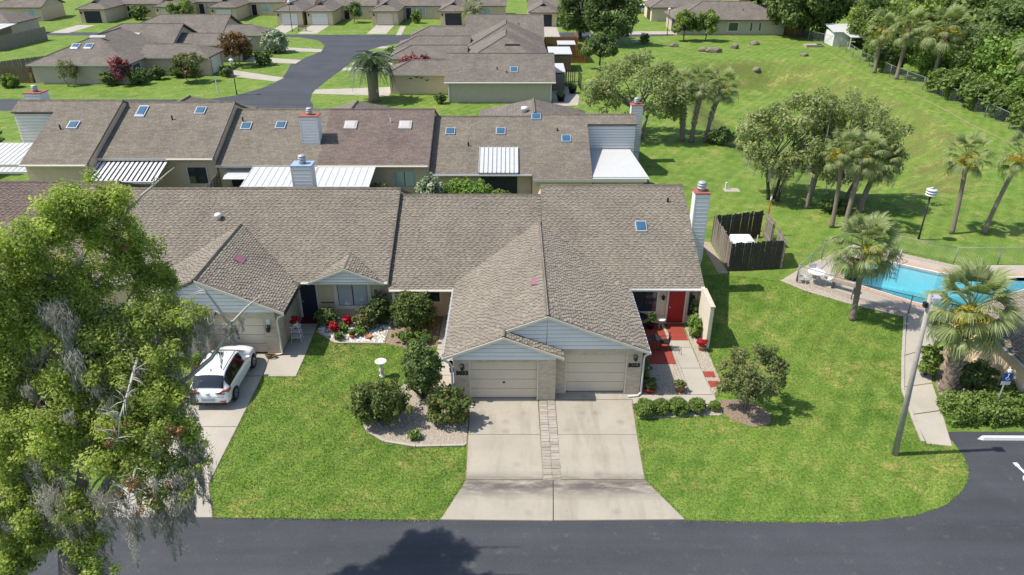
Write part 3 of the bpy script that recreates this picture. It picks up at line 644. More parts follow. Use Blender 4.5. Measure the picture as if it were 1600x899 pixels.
# ------------------------------------------------------------------ front row of four joined homes
def front_row():
    LZ = 'red-brown roofed townhouse at far left of front row behind the mossy oak'
    # --- unit with the open dark porch (number 5033), left half of the double garage gable
    b = thing('townhouse', 'middle townhouse of front row with dark porch and beige garage left of paver strip', 'house', (-2.4, 34, 0), 'townhouses in the front row')
    mB = lambda y: 2.25 + .43 * (y - 33.98); mC = lambda y: 2.4 + .43 * (y - 33.8); gl = .396
    cov = lambda x, y, z: (x > -3.0) & (x < 1.56) & (z < 2.4 + gl * (x + 3.0) - .03)
    shell(b, -6.42, 1.62, 35.0, 46.5, 33.98, 2.25, .43, 40.42, 'stucco', 'roof', 'tab', cov, 1, xr0=-6.44, xr1=1.66)
    slope(b, [(-3.0, 27.15, 2.4), (-.36, 27.15, 3.445), (-.36, 27.68, 3.445), (1.55, 27.68, 4.2), (1.55, 38.5, 4.2), (-3.0, 34.33, 2.4)], 'roof', 'tab', seed=2)
    slope(b, [(-.36, 27.15, 3.442), (2.28, 27.15, 2.397), (2.28, 27.79, 2.397), (-.36, 27.79, 3.442)], 'roof', 'tab', seed=3)
    cap(b, (-.36, 27.14, 3.43), (-.36, 27.75, 3.43)); cap(b, (1.55, 27.66, 4.18), (1.55, 38.3, 4.18))
    siding(b, [(-2.62, 2.18), (1.95, 2.18), (1.95, 2.36), (-.36, 3.28), (-2.62, 2.38)], 27.3)
    siding(b, [(-.2, 3.3), (1.52, 2.6), (1.548, 4.02)], 27.8)
    for pa, pb in (((-3.02, 27.14, 2.26), (-.36, 27.14, 3.31)), ((-.36, 27.14, 3.31), (2.3, 27.14, 2.26)), ((-.36, 27.66, 3.31), (1.55, 27.66, 4.06))):
        MB().prism([pa, pb, (pb[0], pb[1], pb[2] + .13), (pa[0], pa[1], pa[2] + .13)], (0, -.03, 0)).build('rake_board', 'trim', b)
    w = MB().box(-2.6, -1.9, 27.3, 27.5, 0, 2.18).box(1.17, 1.95, 27.3, 27.5, 0, 2.18).box(-1.9, 1.17, 27.3, 27.5, 2.06, 2.18).box(-2.6, -2.45, 27.5, 35.0, 0, 2.24).box(1.8, 1.95, 27.5, 28.2, 0, 2.18)
    w.build('wall', 'brick', b)
    garage_door(b, 'S', 27.3, -1.85, 1.12, 2.06)
    one('door_frame', 'trim', b, -1.9, -1.85, 27.29, 27.46, 0, 2.06); one('door_frame', 'trim', b, 1.12, 1.17, 27.29, 27.46, 0, 2.06)
    gutter(b, [(-3.05, 27.1, 2.28), (-3.05, 33.9, 2.28)], 'metal'); gutter(b, [(-6.4, 33.93, 2.13), (-3.05, 33.93, 2.13)], 'trim')
    for i in range(9): one('gutter_strap', 'white', b, -3.12, -2.96, 27.4 + i * .75, 27.43 + i * .75, 2.33, 2.36)
    MB().tube([(-3.0, 27.2, 2.25), (-2.75, 27.25, 2.05), (-2.67, 27.27, 1.9), (-2.67, 27.27, .1), (-2.4, 26.95, .09), (-1.75, 26.72, .08)], .05, 6).build('downspout', 'white', b)
    digits(b, '5033', -2.22, 27.28, 1.42, .27); wall_lamp(b, -2.2, 27.3, 1.86)
    window(b, 'S', 35.0, -5.2, -3.9, .95, 1.95, 2); one('porch_post', 'trim', b, -6.3, -6.15, 34.1, 34.25, 0, 2.1)
    one('porch_rail', 'white', b, -6.3, -4.6, 34.0, 34.04, 1.86, 1.9)
    q = slope(b, [(1.2, 31.55, 2.4 + gl * 4.2 + .02), (1.2, 30.9, 2.4 + gl * 4.2 + .02), (.92, 30.9, 2.4 + gl * 3.92 + .12), (.92, 31.55, 2.4 + gl * 3.92 + .12)], 'mauve', name='roof_vent', thick=.1)
    # --- end unit with the red door (number 5023)
    c = thing('townhouse', 'end townhouse with red front door, side chimney and beige garage', 'house', (6, 34, 0), 'townhouses in the front row')
    cov = lambda x, y, z: (x > 1.5) & (x < 6.1) & (z < 2.4 + gl * (6.1 - x) - .03)
    shell(c, 1.68, 9.88, 34.25, 46.8, 33.8, 2.4, .43, 40.88, 'stucco_yellow', 'roof', 'tab', cov, 4, xr0=1.665, xr1=9.98)
    slope(c, [(1.553, 27.68, 4.2), (6.1, 27.68, 2.4), (6.1, 33.8, 2.4), (1.553, 37.98, 4.2)], 'roof', 'tab', seed=5)
    siding(c, [(1.552, 2.42), (5.85, 2.42), (5.85, 2.46), (1.552, 4.02)], 27.8)
    MB().prism([(1.55, 27.66, 4.06), (6.12, 27.66, 2.25), (6.12, 27.66, 2.38), (1.55, 27.66, 4.19)], (0, -.03, 0)).build('rake_board', 'trim', c)
    MB().box(1.96, 2.42, 27.8, 28.0, 0, 2.42).box(5.18, 5.85, 27.8, 28.0, 0, 2.42).box(2.42, 5.18, 27.8, 28.0, 2.12, 2.42).box(5.7, 5.85, 28.0, 34.25, 0, 2.28).build('wall', 'brick', c)
    garage_door(c, 'S', 27.8, 2.46, 5.14, 2.12, handle=False)
    one('door_frame', 'trim', c, 2.42, 2.46, 27.79, 27.96, 0, 2.12); one('door_frame', 'trim', c, 5.14, 5.18, 27.79, 27.96, 0, 2.12)
    gutter(c, [(6.15, 27.65, 2.28), (6.15, 33.74, 2.28), (9.8, 33.74, 2.28)])
    MB().tube([(6.12, 27.75, 2.22), (5.95, 27.78, 2.1), (5.92, 27.78, 1.95), (5.92, 27.78, .12), (5.75, 27.55, .1), (5.3, 27.5, .08)], .05, 6).build('downspout', 'white', c)
    digits(c, '5023', 5.5, 27.78, 1.5, .27); wall_lamp(c, 5.52, 27.8, 2.02)
    window(c, 'S', 34.25, 6.35, 7.65, .75, 1.95, 2); door(c, 'S', 34.25, 8.28, 9.14, 2.12, 'reddoor')
    wall_lamp(c, 7.98, 34.25, 1.6, .9); one('side_light', 'glass', c, 9.36, 9.66, 34.22, 34.245, .5, 2.0)
    MB().prism([(9.8, 31.7, 0), (9.8, 34.24, 0), (9.8, 34.24, 2.42), (9.8, 33.6, 2.44), (9.8, 31.7, 2.38)], (.18, 0, 0)).build('wing_wall', 'cream_wall', c)
    MB().prism([(9.76, 31.66, 2.385), (9.76, 33.55, 2.44), (9.76, 33.55, 2.5), (9.76, 31.66, 2.44)], (.26, 0, 0)).build('wall_coping', 'stucco_grey', c)
    chimney(c, 9.99, 10.72, 37.75, 38.55, 0, 6.05)
    skylight(c, 7.15, 37.75, mC, .43, .62, .72); pipe(c, 8.9, 39.6, mC(39.6), .25)
    # --- unit behind the white car
    a = thing('townhouse', 'townhouse behind the white car with small decorative gable over its window', 'house', (-12, 34, 0), 'townhouses in the front row')
    ag = (4.25 - 2.5) / 4.0; mA = lambda y: 2.6 + .43 * (y - 34.15)
    dorm = lambda x, y, z: (np.abs(x + 8.65) < 1.95) & (z < 3.4 - .42 * np.abs(x + 8.65) - .03)
    cov = lambda x, y, z: ((x < -11.05) & (z < 4.25 - ag * np.abs(x + 15.05) - .03)) | dorm(x, y, z)
    shell(a, -22.8, -6.47, 34.9, 47.0, 34.15, 2.6, .43, 40.57, 'stucco', 'roof', 'tab', cov, 6, xr0=-22.85, xr1=-6.455)
    yv = lambda z: 34.15 + (z - 2.6) / .43
    slope(a, [(-15.05, 31.0, 4.25), (-11.05, 31.0, 2.5), (-11.05, yv(2.5), 2.5), (-15.05, yv(4.25), 4.25)], 'roof', 'tab', seed=7)
    slope(a, [(-15.053, 31.0, 4.25), (-15.053, yv(4.25), 4.25), (-19.05, yv(2.5), 2.5), (-19.05, 31.0, 2.5)], 'roof', 'tab', seed=8)
    cap(a, (-15.05, 31.0, 4.23), (-15.05, 37.8, 4.23))
    siding(a, [(-18.6, 2.42), (-11.55, 2.42), (-11.55, 2.54), (-15.05, 4.07), (-18.6, 2.5)], 31.12)
    MB().prism([(-15.05, 30.99, 4.1), (-11.03, 30.99, 2.34), (-11.03, 30.99, 2.48), (-15.05, 30.99, 4.24)], (0, -.03, 0)).build('rake_board', 'trim', a)
    MB().box(-12.2, -11.55, 31.12, 31.32, 0, 2.42).box(-14.95, -12.2, 31.12, 31.32, 2.1, 2.42).box(-15.4, -14.95, 31.12, 31.32, 0, 2.42).box(-11.7, -11.55, 31.32, 34.9, 0, 2.42).build('wall', 'brick', a)
    garage_door(a, 'S', 31.12, -14.9, -12.24, 2.1)
    gutter(a, [(-11.0, 31.0, 2.38), (-11.0, 34.1, 2.4)], 'black', .05); gutter(a, [(-11.0, 34.1, 2.48), (-6.5, 34.1, 2.48)], 'trim')
    MB().tube([(-11.05, 31.05, 2.34), (-11.35, 31.08, 2.2), (-11.47, 31.08, 2.0), (-11.47, 31.08, .12), (-11.9, 30.95, .1), (-12.25, 30.95, .09)], .05, 6).build('downspout', 'trim', a)
    wall_lamp(a, -11.92, 31.12, 1.6, 1.3); one('lamp_plate', 'white', a, -12.02, -11.82, 31.095, 31.118, 1.75, 2.05)
    window(a, 'S', 34.9, -9.35, -7.75, .75, 2.15, 2, 'curtain', fw=.2); door(a, 'S', 34.9, -11.35, -10.5, 2.15, 'bluedoor')
    for z in (.9,): one('wall_band', 'wood_brown', a, -10.3, -9.6, 34.87, 34.898, z, z + .06); one('wall_band', 'wood_brown', a, -7.5, -6.6, 34.87, 34.898, z, z + .06)
    slope(a, [(-8.65, 34.0, 3.4), (-6.72, 34.0, 2.59), (-6.72, 34.12, 2.59), (-8.65, yv(3.4), 3.4)], 'roof', 'tab', seed=9, thick=.1)
    slope(a, [(-8.653, 34.0, 3.4), (-8.653, yv(3.4), 3.4), (-10.58, 34.12, 2.59), (-10.58, 34.0, 2.59)], 'roof', 'tab', seed=10, thick=.1)
    siding(a, [(-10.35, 2.52), (-6.95, 2.52), (-8.65, 3.24)], 34.12, board=.17)
    for s in (-1, 1): MB().prism([(-8.65, 33.99, 3.26), (-8.65 + s * 1.97, 33.99, 2.45), (-8.65 + s * 1.97, 33.99, 2.57), (-8.65, 33.99, 3.38)], (0, -.03, 0)).build('rake_board', 'trim', a)
    slope(a, [(-14.15, 33.9, 4.25 - ag * .9 + .13), (-13.75, 33.9, 4.25 - ag * 1.3 + .05), (-13.75, 34.6, 4.25 - ag * 1.3 + .05), (-14.15, 34.6, 4.25 - ag * .9 + .13)], 'mauve', name='roof_vent', thick=.1)
    MB().lathe((-16.4, 38.3, mA(38.3) - .05), [(.12, 0), (.12, .18), (.2, .2), (.22, .3), (.16, .38), (.03, .42)], 12).build('turbine_vent', 'white', a, True)
    chimney(a, -13.1, -11.95, 42.0, 42.9, 2.5, 6.2, 'bluegrey')
    # --- far left unit, mostly behind the oak
    z = thing('townhouse', LZ, 'house', (-27, 34, 0), 'townhouses in the front row')
    shell(z, -31.5, -22.95, 34.9, 47.0, 34.0, 2.65, .43, 40.95, 'stucco', 'roof_red', 'tab_red', None, 12, xr0=-31.6, xr1=-22.87)
    slope(z, [(-16.75, 30.3, 3.52), (-14.35, 30.3, 2.5), (-14.35, 31.1, 2.5), (-16.75, 31.1, 3.52)], 'roof'); slope(z, [(-16.753, 30.3, 3.52), (-19.05, 30.3, 2.5), (-19.05, 30.995, 2.5), (-16.753, 30.995, 3.52)], 'roof')
    siding(z, [(-18.9, 2.2), (-14.7, 2.2), (-14.7, 2.5), (-16.75, 3.36), (-18.9, 2.44)], 30.45)
    MB().box(-15.4, -14.75, 30.45, 30.65, 0, 2.2).box(-18.2, -15.4, 30.45, 30.65, 2.05, 2.2).box(-18.9, -18.2, 30.45, 30.65, 0, 2.2).box(-14.9, -14.75, 30.65, 31.11, 0, 2.2).box(-18.9, -18.75, 30.65, 34.9, 0, 2.2).build('wall', 'brick', z)
    garage_door(z, 'S', 30.45, -18.15, -15.45, 2.05)
front_row()

# ------------------------------------------------------------------ second row (seen from its garden side)
def patio_roof(th, x0, x1, y0, y1, z0, z1, ribs, mat='whitemetal', posts=True, base='whitemetal'):
    """ribbed aluminium patio cover, high at the house (y1), low at the garden (y0)"""
    p = slope(th, [(x0, y0, z0), (x1, y0, z0), (x1, y1, z1), (x0, y1, z1)], base, thick=.07, name='patio_roof')
    for i in range(ribs + 1):
        x = x0 + (x1 - x0) * i / ribs; w = .03 if base == mat else (x1 - x0) / ribs * .28; rh = .025 if base == mat else .05
        MB().prism([(x - w, y0 - .01, z0), (x + w, y0 - .01, z0), (x + w, y1, z1), (x - w, y1, z1)], (0, 0, rh)).build('rib', mat, p)
    one('gutter', 'white', p, x0 - .05, x1 + .05, y0 - .12, y0 - .013, z0 - .14, z0 + .02)
    if posts:
        for x in (x0 + .08, (x0 + x1) / 2, x1 - .08): one('post', 'white', p, x - .04, x + .04, y0 + .02, y0 + .1, 0, z0 - .075)
    return p
def back_row():
    G = 'townhouses in the second row'
    def unit(label, x0, x1, eF, ez, rY, wall, roofm, m=.41, **k):
        t = thing('townhouse', label, 'house', ((x0 + x1) / 2, eF + .5, 0), G)
        shell(t, x0, x1, eF + .45, 2 * rY - eF - .45, eF, ez, m, rY, wall, roofm, **k); return t, (lambda y: ez + m * (y - eF))
    # far left: roof cut back over a siding wall and a white porch roof
    t, f = unit('leftmost second-row townhouse with cream siding wall above a white porch roof', -38.9, -30.75, 51.25, 3.35, 58.38, 'stucco', 'roof', xr0=-38.9, xr1=-30.72, front=False, ends=(False, True), poly=[(-35.6, 51.25, 3.35), (-30.72, 51.25, 3.35), (-30.72, 58.38, 6.27), (-38.95, 58.38, 6.27), (-38.95, 57.0, 5.71), (-35.6, 57.0, 5.71)])
    MB().prism([(-38.9, 57.2, 0), (-38.9, 65.0, 0), (-38.9, 65.0, 3.4), (-38.9, 58.38, 6.1), (-38.9, 57.2, 5.6)], (.1, 0, 0)).build('wall', 'stucco', t); one('wall', 'stucco', t, -35.5, -30.76, 51.7, 51.85, 0, 3.35); siding(t, [(-38.8, 3.2), (-35.62, 3.2), (-35.62, 5.5), (-38.8, 5.5)], 57.1, 'siding_cream', .24, 'siding_wall')
    patio_roof(t, -40.6, -35.75, 52.2, 57.0, 2.5, 3.25, 12); skylight(t, -33.4, 55.4, f, .41, .8, .8); pipe(t, -34.2, 55.0, f(55.), .35)
    chimney(t, -39.5, -38.2, 60.0, 61.2, 3, 6.4); gutter(t, [(-35.6, 51.2, 3.25), (-30.8, 51.2, 3.25)], 'trim')
    t, f = unit('second-row townhouse with a striped patio cover beside a back window', -30.7, -22.2, 52.76, 3.35, 59.11, 'stucco', 'roof', xr0=-30.715, xr1=-22.15)
    patio_roof(t, -30.6, -25.7, 50.4, 53.0, 2.35, 3.05, 14, 'white', base='iron'); window(t, 'S', 53.21, -24.4, -23.0, 1.2, 2.5, 2, 'glass', fw=.06)
    skylight(t, -29.2, 57.9, f, .41, .75, 1.3); skylight(t, -24.6, 58.0, f, .41, .8, .8); pipe(t, -26.5, 57.0, f(57.), .35); gutter(t, [(-25.6, 52.7, 3.24), (-22.2, 52.7, 3.24)], 'trim')
    t, f = unit('second-row townhouse with white siding chimney and awning over its back window', -22.15, -14.6, 52.95, 2.75, 59.28, 'stucco_yellow', 'roof', xr0=-22.145, xr1=-14.58)
    skylight(t, -20.9, 57.2, f, .41, .8, .8); skylight(t, -18.2, 57.3, f, .41, .8, .8); pipe(t, -21.3, 57.8, f(57.8), .35)
    chimney(t, -16.05, -14.75, 55.2, 56.3, 1.5, 5.75); window(t, 'S', 53.4, -21.3, -19.9, .9, 1.9, 2, 'glass', fw=.06)
    slope(t, [(-21.5, 52.2, 1.9), (-19.7, 52.2, 1.9), (-19.7, 53.38, 2.3), (-21.5, 53.38, 2.3)], 'whitemetal', thick=.04, name='awning')
    patio_roof(t, -19.3, -14.5, 49.8, 52.9, 2.2, 2.62, 10)
    t, f = unit('second-row townhouse with reddish brown roof and two frosted skylights', -14.55, -6.25, 52.95, 2.75, 59.28, 'stucco', 'roof_red', xr0=-14.577, xr1=-6.2)
    patio_roof(t, -14.4, -10.2, 49.8, 52.9, 2.2, 2.62, 8); window(t, 'S', 53.4, -8.9, -7.4, .9, 2.1, 2, 'curtain', fw=.05)
    skylight(t, -12.7, 57.3, f, .41, 1.0, .9, 'skylight_white', frame='skylight_white'); skylight(t, -8.4, 57.3, f, .41, 1.0, .9, 'skylight_white', frame='skylight_white'); pipe(t, -9.6, 57.7, f(57.7), .3, .05, 'white'); gutter(t, [(-14.5, 52.9, 2.63), (-6.3, 52.9, 2.63)], 'trim')
    t, f = unit('second-row townhouse with white ribbed metal panel set into its roof', -6.2, 1.5, 52.95, 2.05, 59.47, 'stucco', 'roof', xr0=-6.195, xr1=1.53)
    skylight(t, -4.9, 57.6, f, .41, .75, .75); skylight(t, -.9, 57.6, f, .41, .75, .75); pipe(t, -3.4, 56.0, f(56.), .3)
    p = slope(t, [(-2.5, 52.9, 2.16), (.45, 52.9, 2.16), (.45, 55.7, 3.28), (-2.5, 55.7, 3.28)], 'whitemetal', thick=.08, name='roof_panel')
    for i in range(10): x = -2.5 + 2.95 * i / 9; MB().prism([(x - .025, 52.89, 2.16), (x + .025, 52.89, 2.16), (x + .025, 55.7, 3.28), (x - .025, 55.7, 3.28)], (0, 0, .06)).build('rib', 'metal', p)
    gutter(t, [(-6.1, 52.88, 1.95), (1.5, 52.88, 1.95)], 'metal'); fbox('S', 53.4, -2.4, .4, .1, 1.7, 0, .02).build('screen', 'screen', t)
    t, f = unit('end second-row townhouse with grey siding wall above a white flat porch roof', 1.55, 10.0, 52.22, 1.85, 59.56, 'stucco_grey', 'roof', front=False, ends=(True, False), xr0=1.533, xr1=10.05, poly=[(1.533, 52.22, 1.85), (6.0, 52.22, 1.85), (6.05, 58.4, 4.38), (10.05, 58.4, 4.38), (10.05, 59.56, 4.86), (1.533, 59.56, 4.86)])
    MB().prism([(9.9, 58.6, 0), (9.9, 66.0, 0), (9.9, 66.0, 2.0), (9.9, 59.56, 4.7), (9.9, 58.6, 4.3)], (.1, 0, 0)).build('wall', 'stucco_grey', t)
    one('wall', 'stucco_yellow', t, 1.55, 6.0, 52.6, 52.75, 0, 1.85); siding(t, [(6.1, 1.7), (9.95, 1.7), (9.95, 4.2), (6.1, 4.2)], 58.5, 'siding', .22, 'siding_wall')
    slope(t, [(6.05, 52.5, 1.95), (10.2, 52.5, 1.95), (9.6, 58.4, 2.3), (6.05, 58.4, 2.3)], 'whitemetal', thick=.1, name='porch_roof')
    gutter(t, [(6.0, 52.4, 1.86), (10.25, 52.4, 1.86)]); one('wall', 'stucco_grey', t, 6.1, 9.9, 53.0, 53.12, 0, 1.84)
    skylight(t, 1.95, 59.2, f, .41, .75, .7, 'skylight', frame='bluegrey'); skylight(t, 4.25, 56.6, f, .41, .75, .75, frame='bluegrey'); pipe(t, 3.6, 57.6, f(57.6), .2)
    chimney(t, 10.1, 11.0, 62.0, 62.9, 0, 4.95)
    # garage wings on the far side, peeping over the ridges
    for lab, cx, hw, y1, rz in (('hipped garage roof behind the two leftmost second-row ridges', -28.6, 4.6, 69.5, 4.9), ('hipped garage roof behind the red-brown second-row ridge', -13.9, 4.4, 70, 4.3), ('hipped garage roof with white vent behind the right second-row ridge', 1.9, 5.0, 70, 4.6)):
        g = thing('garage_wing', lab, 'garage', (cx, 65, 0), 'garage wings of the second row'); ez = rz - .4 * hw
        MB().box(cx - hw + .4, cx + hw - .4, 63, y1 - .4, 0, ez - .1).build('wall', 'stucco', g)
        slope(g, [(cx, 61, rz), (cx + hw, 61, ez), (cx + hw, y1, ez), (cx, y1 - hw * .8, rz)], 'roof_far'); slope(g, [(cx, 61, rz), (cx - hw, 61, ez), (cx - hw, y1, ez), (cx, y1 - hw * .8, rz)], 'roof_far')
        slope(g, [(cx - hw, y1, ez), (cx + hw, y1, ez), (cx, y1 - hw * .8, rz)], 'roof_far'); cap(g, (cx, 61, rz), (cx, y1 - hw * .8, rz), 'roof_far')
        if cx > 0: MB().lathe((cx - .8, 62.5, rz - .4), [(.25, 0), (.25, .3), (.35, .35), (.3, .55), (.05, .62)], 10).build('turbine_vent', 'white', g, True)
        if cx == -13.9: skylight(g, -13.2, 64.2, lambda y: rz - .3, .4, .8, .7, 'skylight', frame='bluegrey')
back_row()

# ------------------------------------------------------------------ houses of the court behind and the far street
def hip(th, x0, x1, y0, y1, ez, m, mat='roof_far', axis='x', ends='hh', ov=.4):
    """hip or gable roof over a rectangle; ends: h hip, g gable, for the low and high end of the ridge axis"""
    x0 -= ov; x1 += ov; y0 -= ov; y1 += ov
    if axis == 'x':
        h = (y1 - y0) / 2; cy = (y0 + y1) / 2; rz = ez + m * h; a = x0 + (h if ends[0] == 'h' else 0); b = x1 - (h if ends[1] == 'h' else 0)
        slope(th, [(x0, y0, ez), (x1, y0, ez), (b, cy, rz), (a, cy, rz)], mat); slope(th, [(x1, y1, ez), (x0, y1, ez), (a, cy, rz), (b, cy, rz)], mat)
        for k, xe, r in ((0, x0, a), (1, x1, b)):
            if ends[k] == 'h': slope(th, [(xe, y0, ez), (xe, y1, ez), (r, cy, rz)], mat); cap(th, (xe, y0, ez), (r, cy, rz), mat, .09)
            else: s = 1 if k == 0 else -1; MB().prism([(xe + s * ov, y0 + ov, ez - .1), (xe + s * ov, y1 - ov, ez - .1), (xe + s * ov, cy, rz - .25)], (s * .1, 0, 0)).build('gable', 'stucco_grey', th)
        cap(th, (a, cy, rz), (b, cy, rz), mat, .09); return rz
    h = (x1 - x0) / 2; cx = (x0 + x1) / 2; rz = ez + m * h; a = y0 + (h if ends[0] == 'h' else 0); b = y1 - (h if ends[1] == 'h' else 0)
    slope(th, [(x0, y0, ez), (x0, y1, ez), (cx, b, rz), (cx, a, rz)], mat); slope(th, [(x1, y1, ez), (x1, y0, ez), (cx, a, rz), (cx, b, rz)], mat)
    for k, ye, r in ((0, y0, a), (1, y1, b)):
        if ends[k] == 'h': slope(th, [(x0, ye, ez), (x1, ye, ez), (cx, r, rz)], mat); cap(th, (x0, ye, ez), (cx, r, rz), mat, .09); cap(th, (x1, ye, ez), (cx, r, rz), mat, .09)
    cap(th, (cx, a, rz), (cx, b, rz), mat, .09); return rz
def court(label, body, wing, wallm, wingm, roofb, face, group, win=(), gd=None, extra=None):
    x0, x1, y0, y1, ez = body; t = thing('court_house', label, 'house', ((x0 + x1) / 2, y0, 0), group)
    one('wall', wallm, t, x0, x1, y0, y1, 0, ez - .12); hip(t, x0, x1, y0, y1, ez, *roofb)
    one('fascia', 'trim', t, x0 - .42, x1 + .42, y0 - .44, y0 - .41, ez - .16, ez - .01)
    if wing:
        a, b, c, d, e, rf = wing; one('wall', wingm, t, a, b, c, d, 0, e - .12); hip(t, a, b, c, d, e, *rf)
        one('fascia', 'trim', t, a - .4, b + .4, c - .43, c - .405, e - .16, e - .01)
        garage_door(t, face, b if face == 'E' else a, c + 1.0, d - 1.0, 2.1, gd or 'gdoor_white', -.06, False)
    for w in win: window(t, *w)
    return t
def far_houses():
    G = 'houses round the back court'
    t = court('nearest left court house with two blue skylights on its hip roof', (-59.8, -47.9, 93.9, 106, 2.4), (-48.2, -39.7, 98.9, 104.1, 2.4, (.4, 'roof_far', 'x', 'gh')), 'stucco_grey', 'stucco', (.4, 'roof_far', 'y', 'hg'), 'E', G, [('E', -47.9, 95.2, 97.2, .6, 2.0, 1, 'glass', 'white')])
    f = lambda y: 2.4 + .4 * (y - 93.5)
    for x, y in ((-55.6, 97.3), (-53.9, 97.3)): skylight(t, x, y, f, .4, 1.0, 1.1)
    skylight(t, -53.6, 99.4, f, .4, 2.0, .5, 'skylight_white', frame='skylight_white')
    t = court('second left court house behind, with dark gable end above its garage wing', (-61, -47.6, 106.3, 116.5, 2.5), (-48, -38.8, 108.4, 113.4, 2.4, (.4, 'roof_far', 'x', 'gh')), 'stucco_grey', 'stucco_grey', (.42, 'roof_far', 'x', 'hg'), 'E', G, gd='screen')
    for x in (-56, -53): skylight(t, x, 108.5, lambda y: 2.5 + .42 * (y - 105.9), .4, .9, 1.0, 'skylight_white', frame='skylight_white')
    t = court('third left court house farthest back, with dark gable end', (-60, -44.5, 117.5, 127, 2.5), (-45, -37.8, 117.4, 122.2, 2.4, (.4, 'roof_far', 'x', 'gh')), 'stucco_grey', 'stucco_grey', (.42, 'roof_far', 'x', 'hg'), 'E', G)
    t = court('nearest right court house with grey-green side wall and bird ornaments', (-7.2, 4.5, 83.9, 93.4, 2.4), (-14.4, -7.4, 88.1, 92.9, 2.4, (.4, 'roof_far', 'x', 'hg')), 'stucco_grey', 'stucco_yellow', (.43, 'roof_far', 'x', 'gg'), 'W', G)
    skylight(t, .2, 85.6, lambda y: 2.4 + .43 * (y - 83.5), .43, .9, .9); pipe(t, -1.7, 85.7, 3.35, .3); pipe(t, -.6, 85.1, 3.1, .2); gutter(t, [(-7.6, 83.45, 2.3), (4.9, 83.45, 2.3)])
    MB().tube([(4.8, 83.5, 2.3), (4.4, 83.85, 2.1), (4.4, 83.85, .1)], .07, 5).build('downspout', 'white', t); MB().tube([(-7.5, 83.5, 2.3), (-7.1, 83.85, 2.1), (-7.1, 83.85, .1)], .07, 5).build('downspout', 'white', t)
    for i, (x, z) in enumerate(((-11.9, 1.75), (-11.2, 1.9), (-10.6, 1.8), (-10.0, 1.55))):
        b = MB().add([(x - .3, 88.07, z + .16), (x, 88.07, z), (x + .28, 88.07, z + .2), (x + .02, 88.07, z + .12), (x - .3, 88.03, z + .16), (x, 88.03, z), (x + .28, 88.03, z + .2), (x + .02, 88.03, z + .12)], [(0, 1, 3), (1, 2, 3), (4, 7, 5), (5, 7, 6), (0, 4, 5, 1), (1, 5, 6, 2)]).build('bird_ornament', 'iron', t)
    t = court('second right court house with hipped roof rising behind the grey-green one', (-6, 4.3, 93.9, 104, 2.5), (-15.6, -6.2, 98.6, 103.4, 2.4, (.4, 'roof_far', 'x', 'hg')), 'stucco', 'stucco', (.45, 'roof_far', 'y', 'hg'), 'W', G)
    skylight(t, 1.0, 94.9, lambda y: 2.5 + .45 * (y - 93.5), .45, 1.0, .8); MB().box(-.9, 1.0, 97.0, 97.4, 4.0, 4.25).build('ridge_vent', 'iron', t)
    t = court('third right court house with tall hipped roof', (-6, 4.2, 104.4, 113.5, 2.5), (-15.8, -6.2, 106.2, 111, 2.4, (.4, 'roof_far', 'x', 'hg')), 'stucco', 'stucco', (.45, 'roof_far', 'y', 'hg'), 'W', G)
    skylight(t, -3.4, 106.2, lambda y: 3.4, .45, .9, .8)
    t = court('farthest right court house with long straight ridge', (-6.6, 4.4, 113.9, 123.5, 2.5), (-15, -6.8, 115.4, 120.4, 2.4, (.4, 'roof_far', 'x', 'hg')), 'stucco', 'stucco', (.5, 'roof_far', 'x', 'gg'), 'W', G)
    pipe(t, 1, 116.5, 3.9, .3)
    # small garden sheds and fences on the right side of that court
    def hut(label, x0, x1, y0, y1, z, roofm, wallm):
        s = thing('garden_lean_to', label, 'shed', ((x0 + x1) / 2, y0, 0), 'lean-tos behind the right court'); n = int((x1 - x0) / .25)
        MB().box(x0 + .1, x1 - .1, y0 + .12, y1, 0, z - .4).build('wall', wallm, s)
        for i in range(n): one('plank', wallm, s, x0 + i * .25 + .01, x0 + i * .25 + .24, y0 + .06, y0 + .115, 0, z - .42)
        slope(s, [(x0, y0, z - .15), (x1, y0, z - .15), (x1, y1, z), (x0, y1, z)], roofm, thick=.12); one('screen', 'screen', s, x0 + .12, x1 - .12, y0 + .1, y0 + .118, z - .8, z - .42)
    hut('white-roofed lean-to with brown plank wall beside the right court', 4.9, 8.0, 101.2, 106, 2.5, 'whitemetal', 'wood_brown')
    hut('small white-roofed lean-to among red fences farther back', 6.6, 9.2, 110.5, 113, 2.2, 'whitemetal', 'wood_red')
    hut('pale sloping lean-to roof beside patio of the grey-green house', 4.9, 6.4, 90, 94.5, 2.4, 'whitemetal', 'wood')
    # far street
    GT = 'houses along the far street'
    labs = ['far-street house with dark screened garage at far left', 'far-street house second from the left with cream garage door', 'far-street house third from the left beyond the dark gables', 'far-street house left of the street lamp with white garage', 'far-street house just right of the street lamp', 'far-street house with white door beside twin pale drives', 'far-street house with black garage screen left of centre palm', 'far-street house with open dark garage right of centre']
    for i, x in enumerate(TX):
        y = 144.6 + (3 if i == 0 else 5 if i in (1, 2) else 0); y = {0: 147.4, 1: 151, 2: 150}.get(i, 144.4 if i < 7 else 142.6)
        sc = 'screen' if i in (0, 6, 7) else ('gdoor' if i in (1, 5) else 'gdoor_white'); wm = ['stucco', 'stucco_yellow', 'stucco', 'stucco_yellow', 'stucco_yellow', 'stucco', 'stucco_yellow', 'stucco_yellow'][i]
        t = thing('street_house', labs[i], 'house', (x, y, 0), GT)
        one('wall', wm, t, x - 2.4, x + 2.4, y, y + 8, 0, 2.4); hip(t, x - 2.4, x + 2.4, y, y + 9.2, 2.5, .42, 'roof_far', 'y', 'hg')
        garage_door(t, 'S', y, x - 1.5, x + 1.5, 2.1, sc, -.06, False)
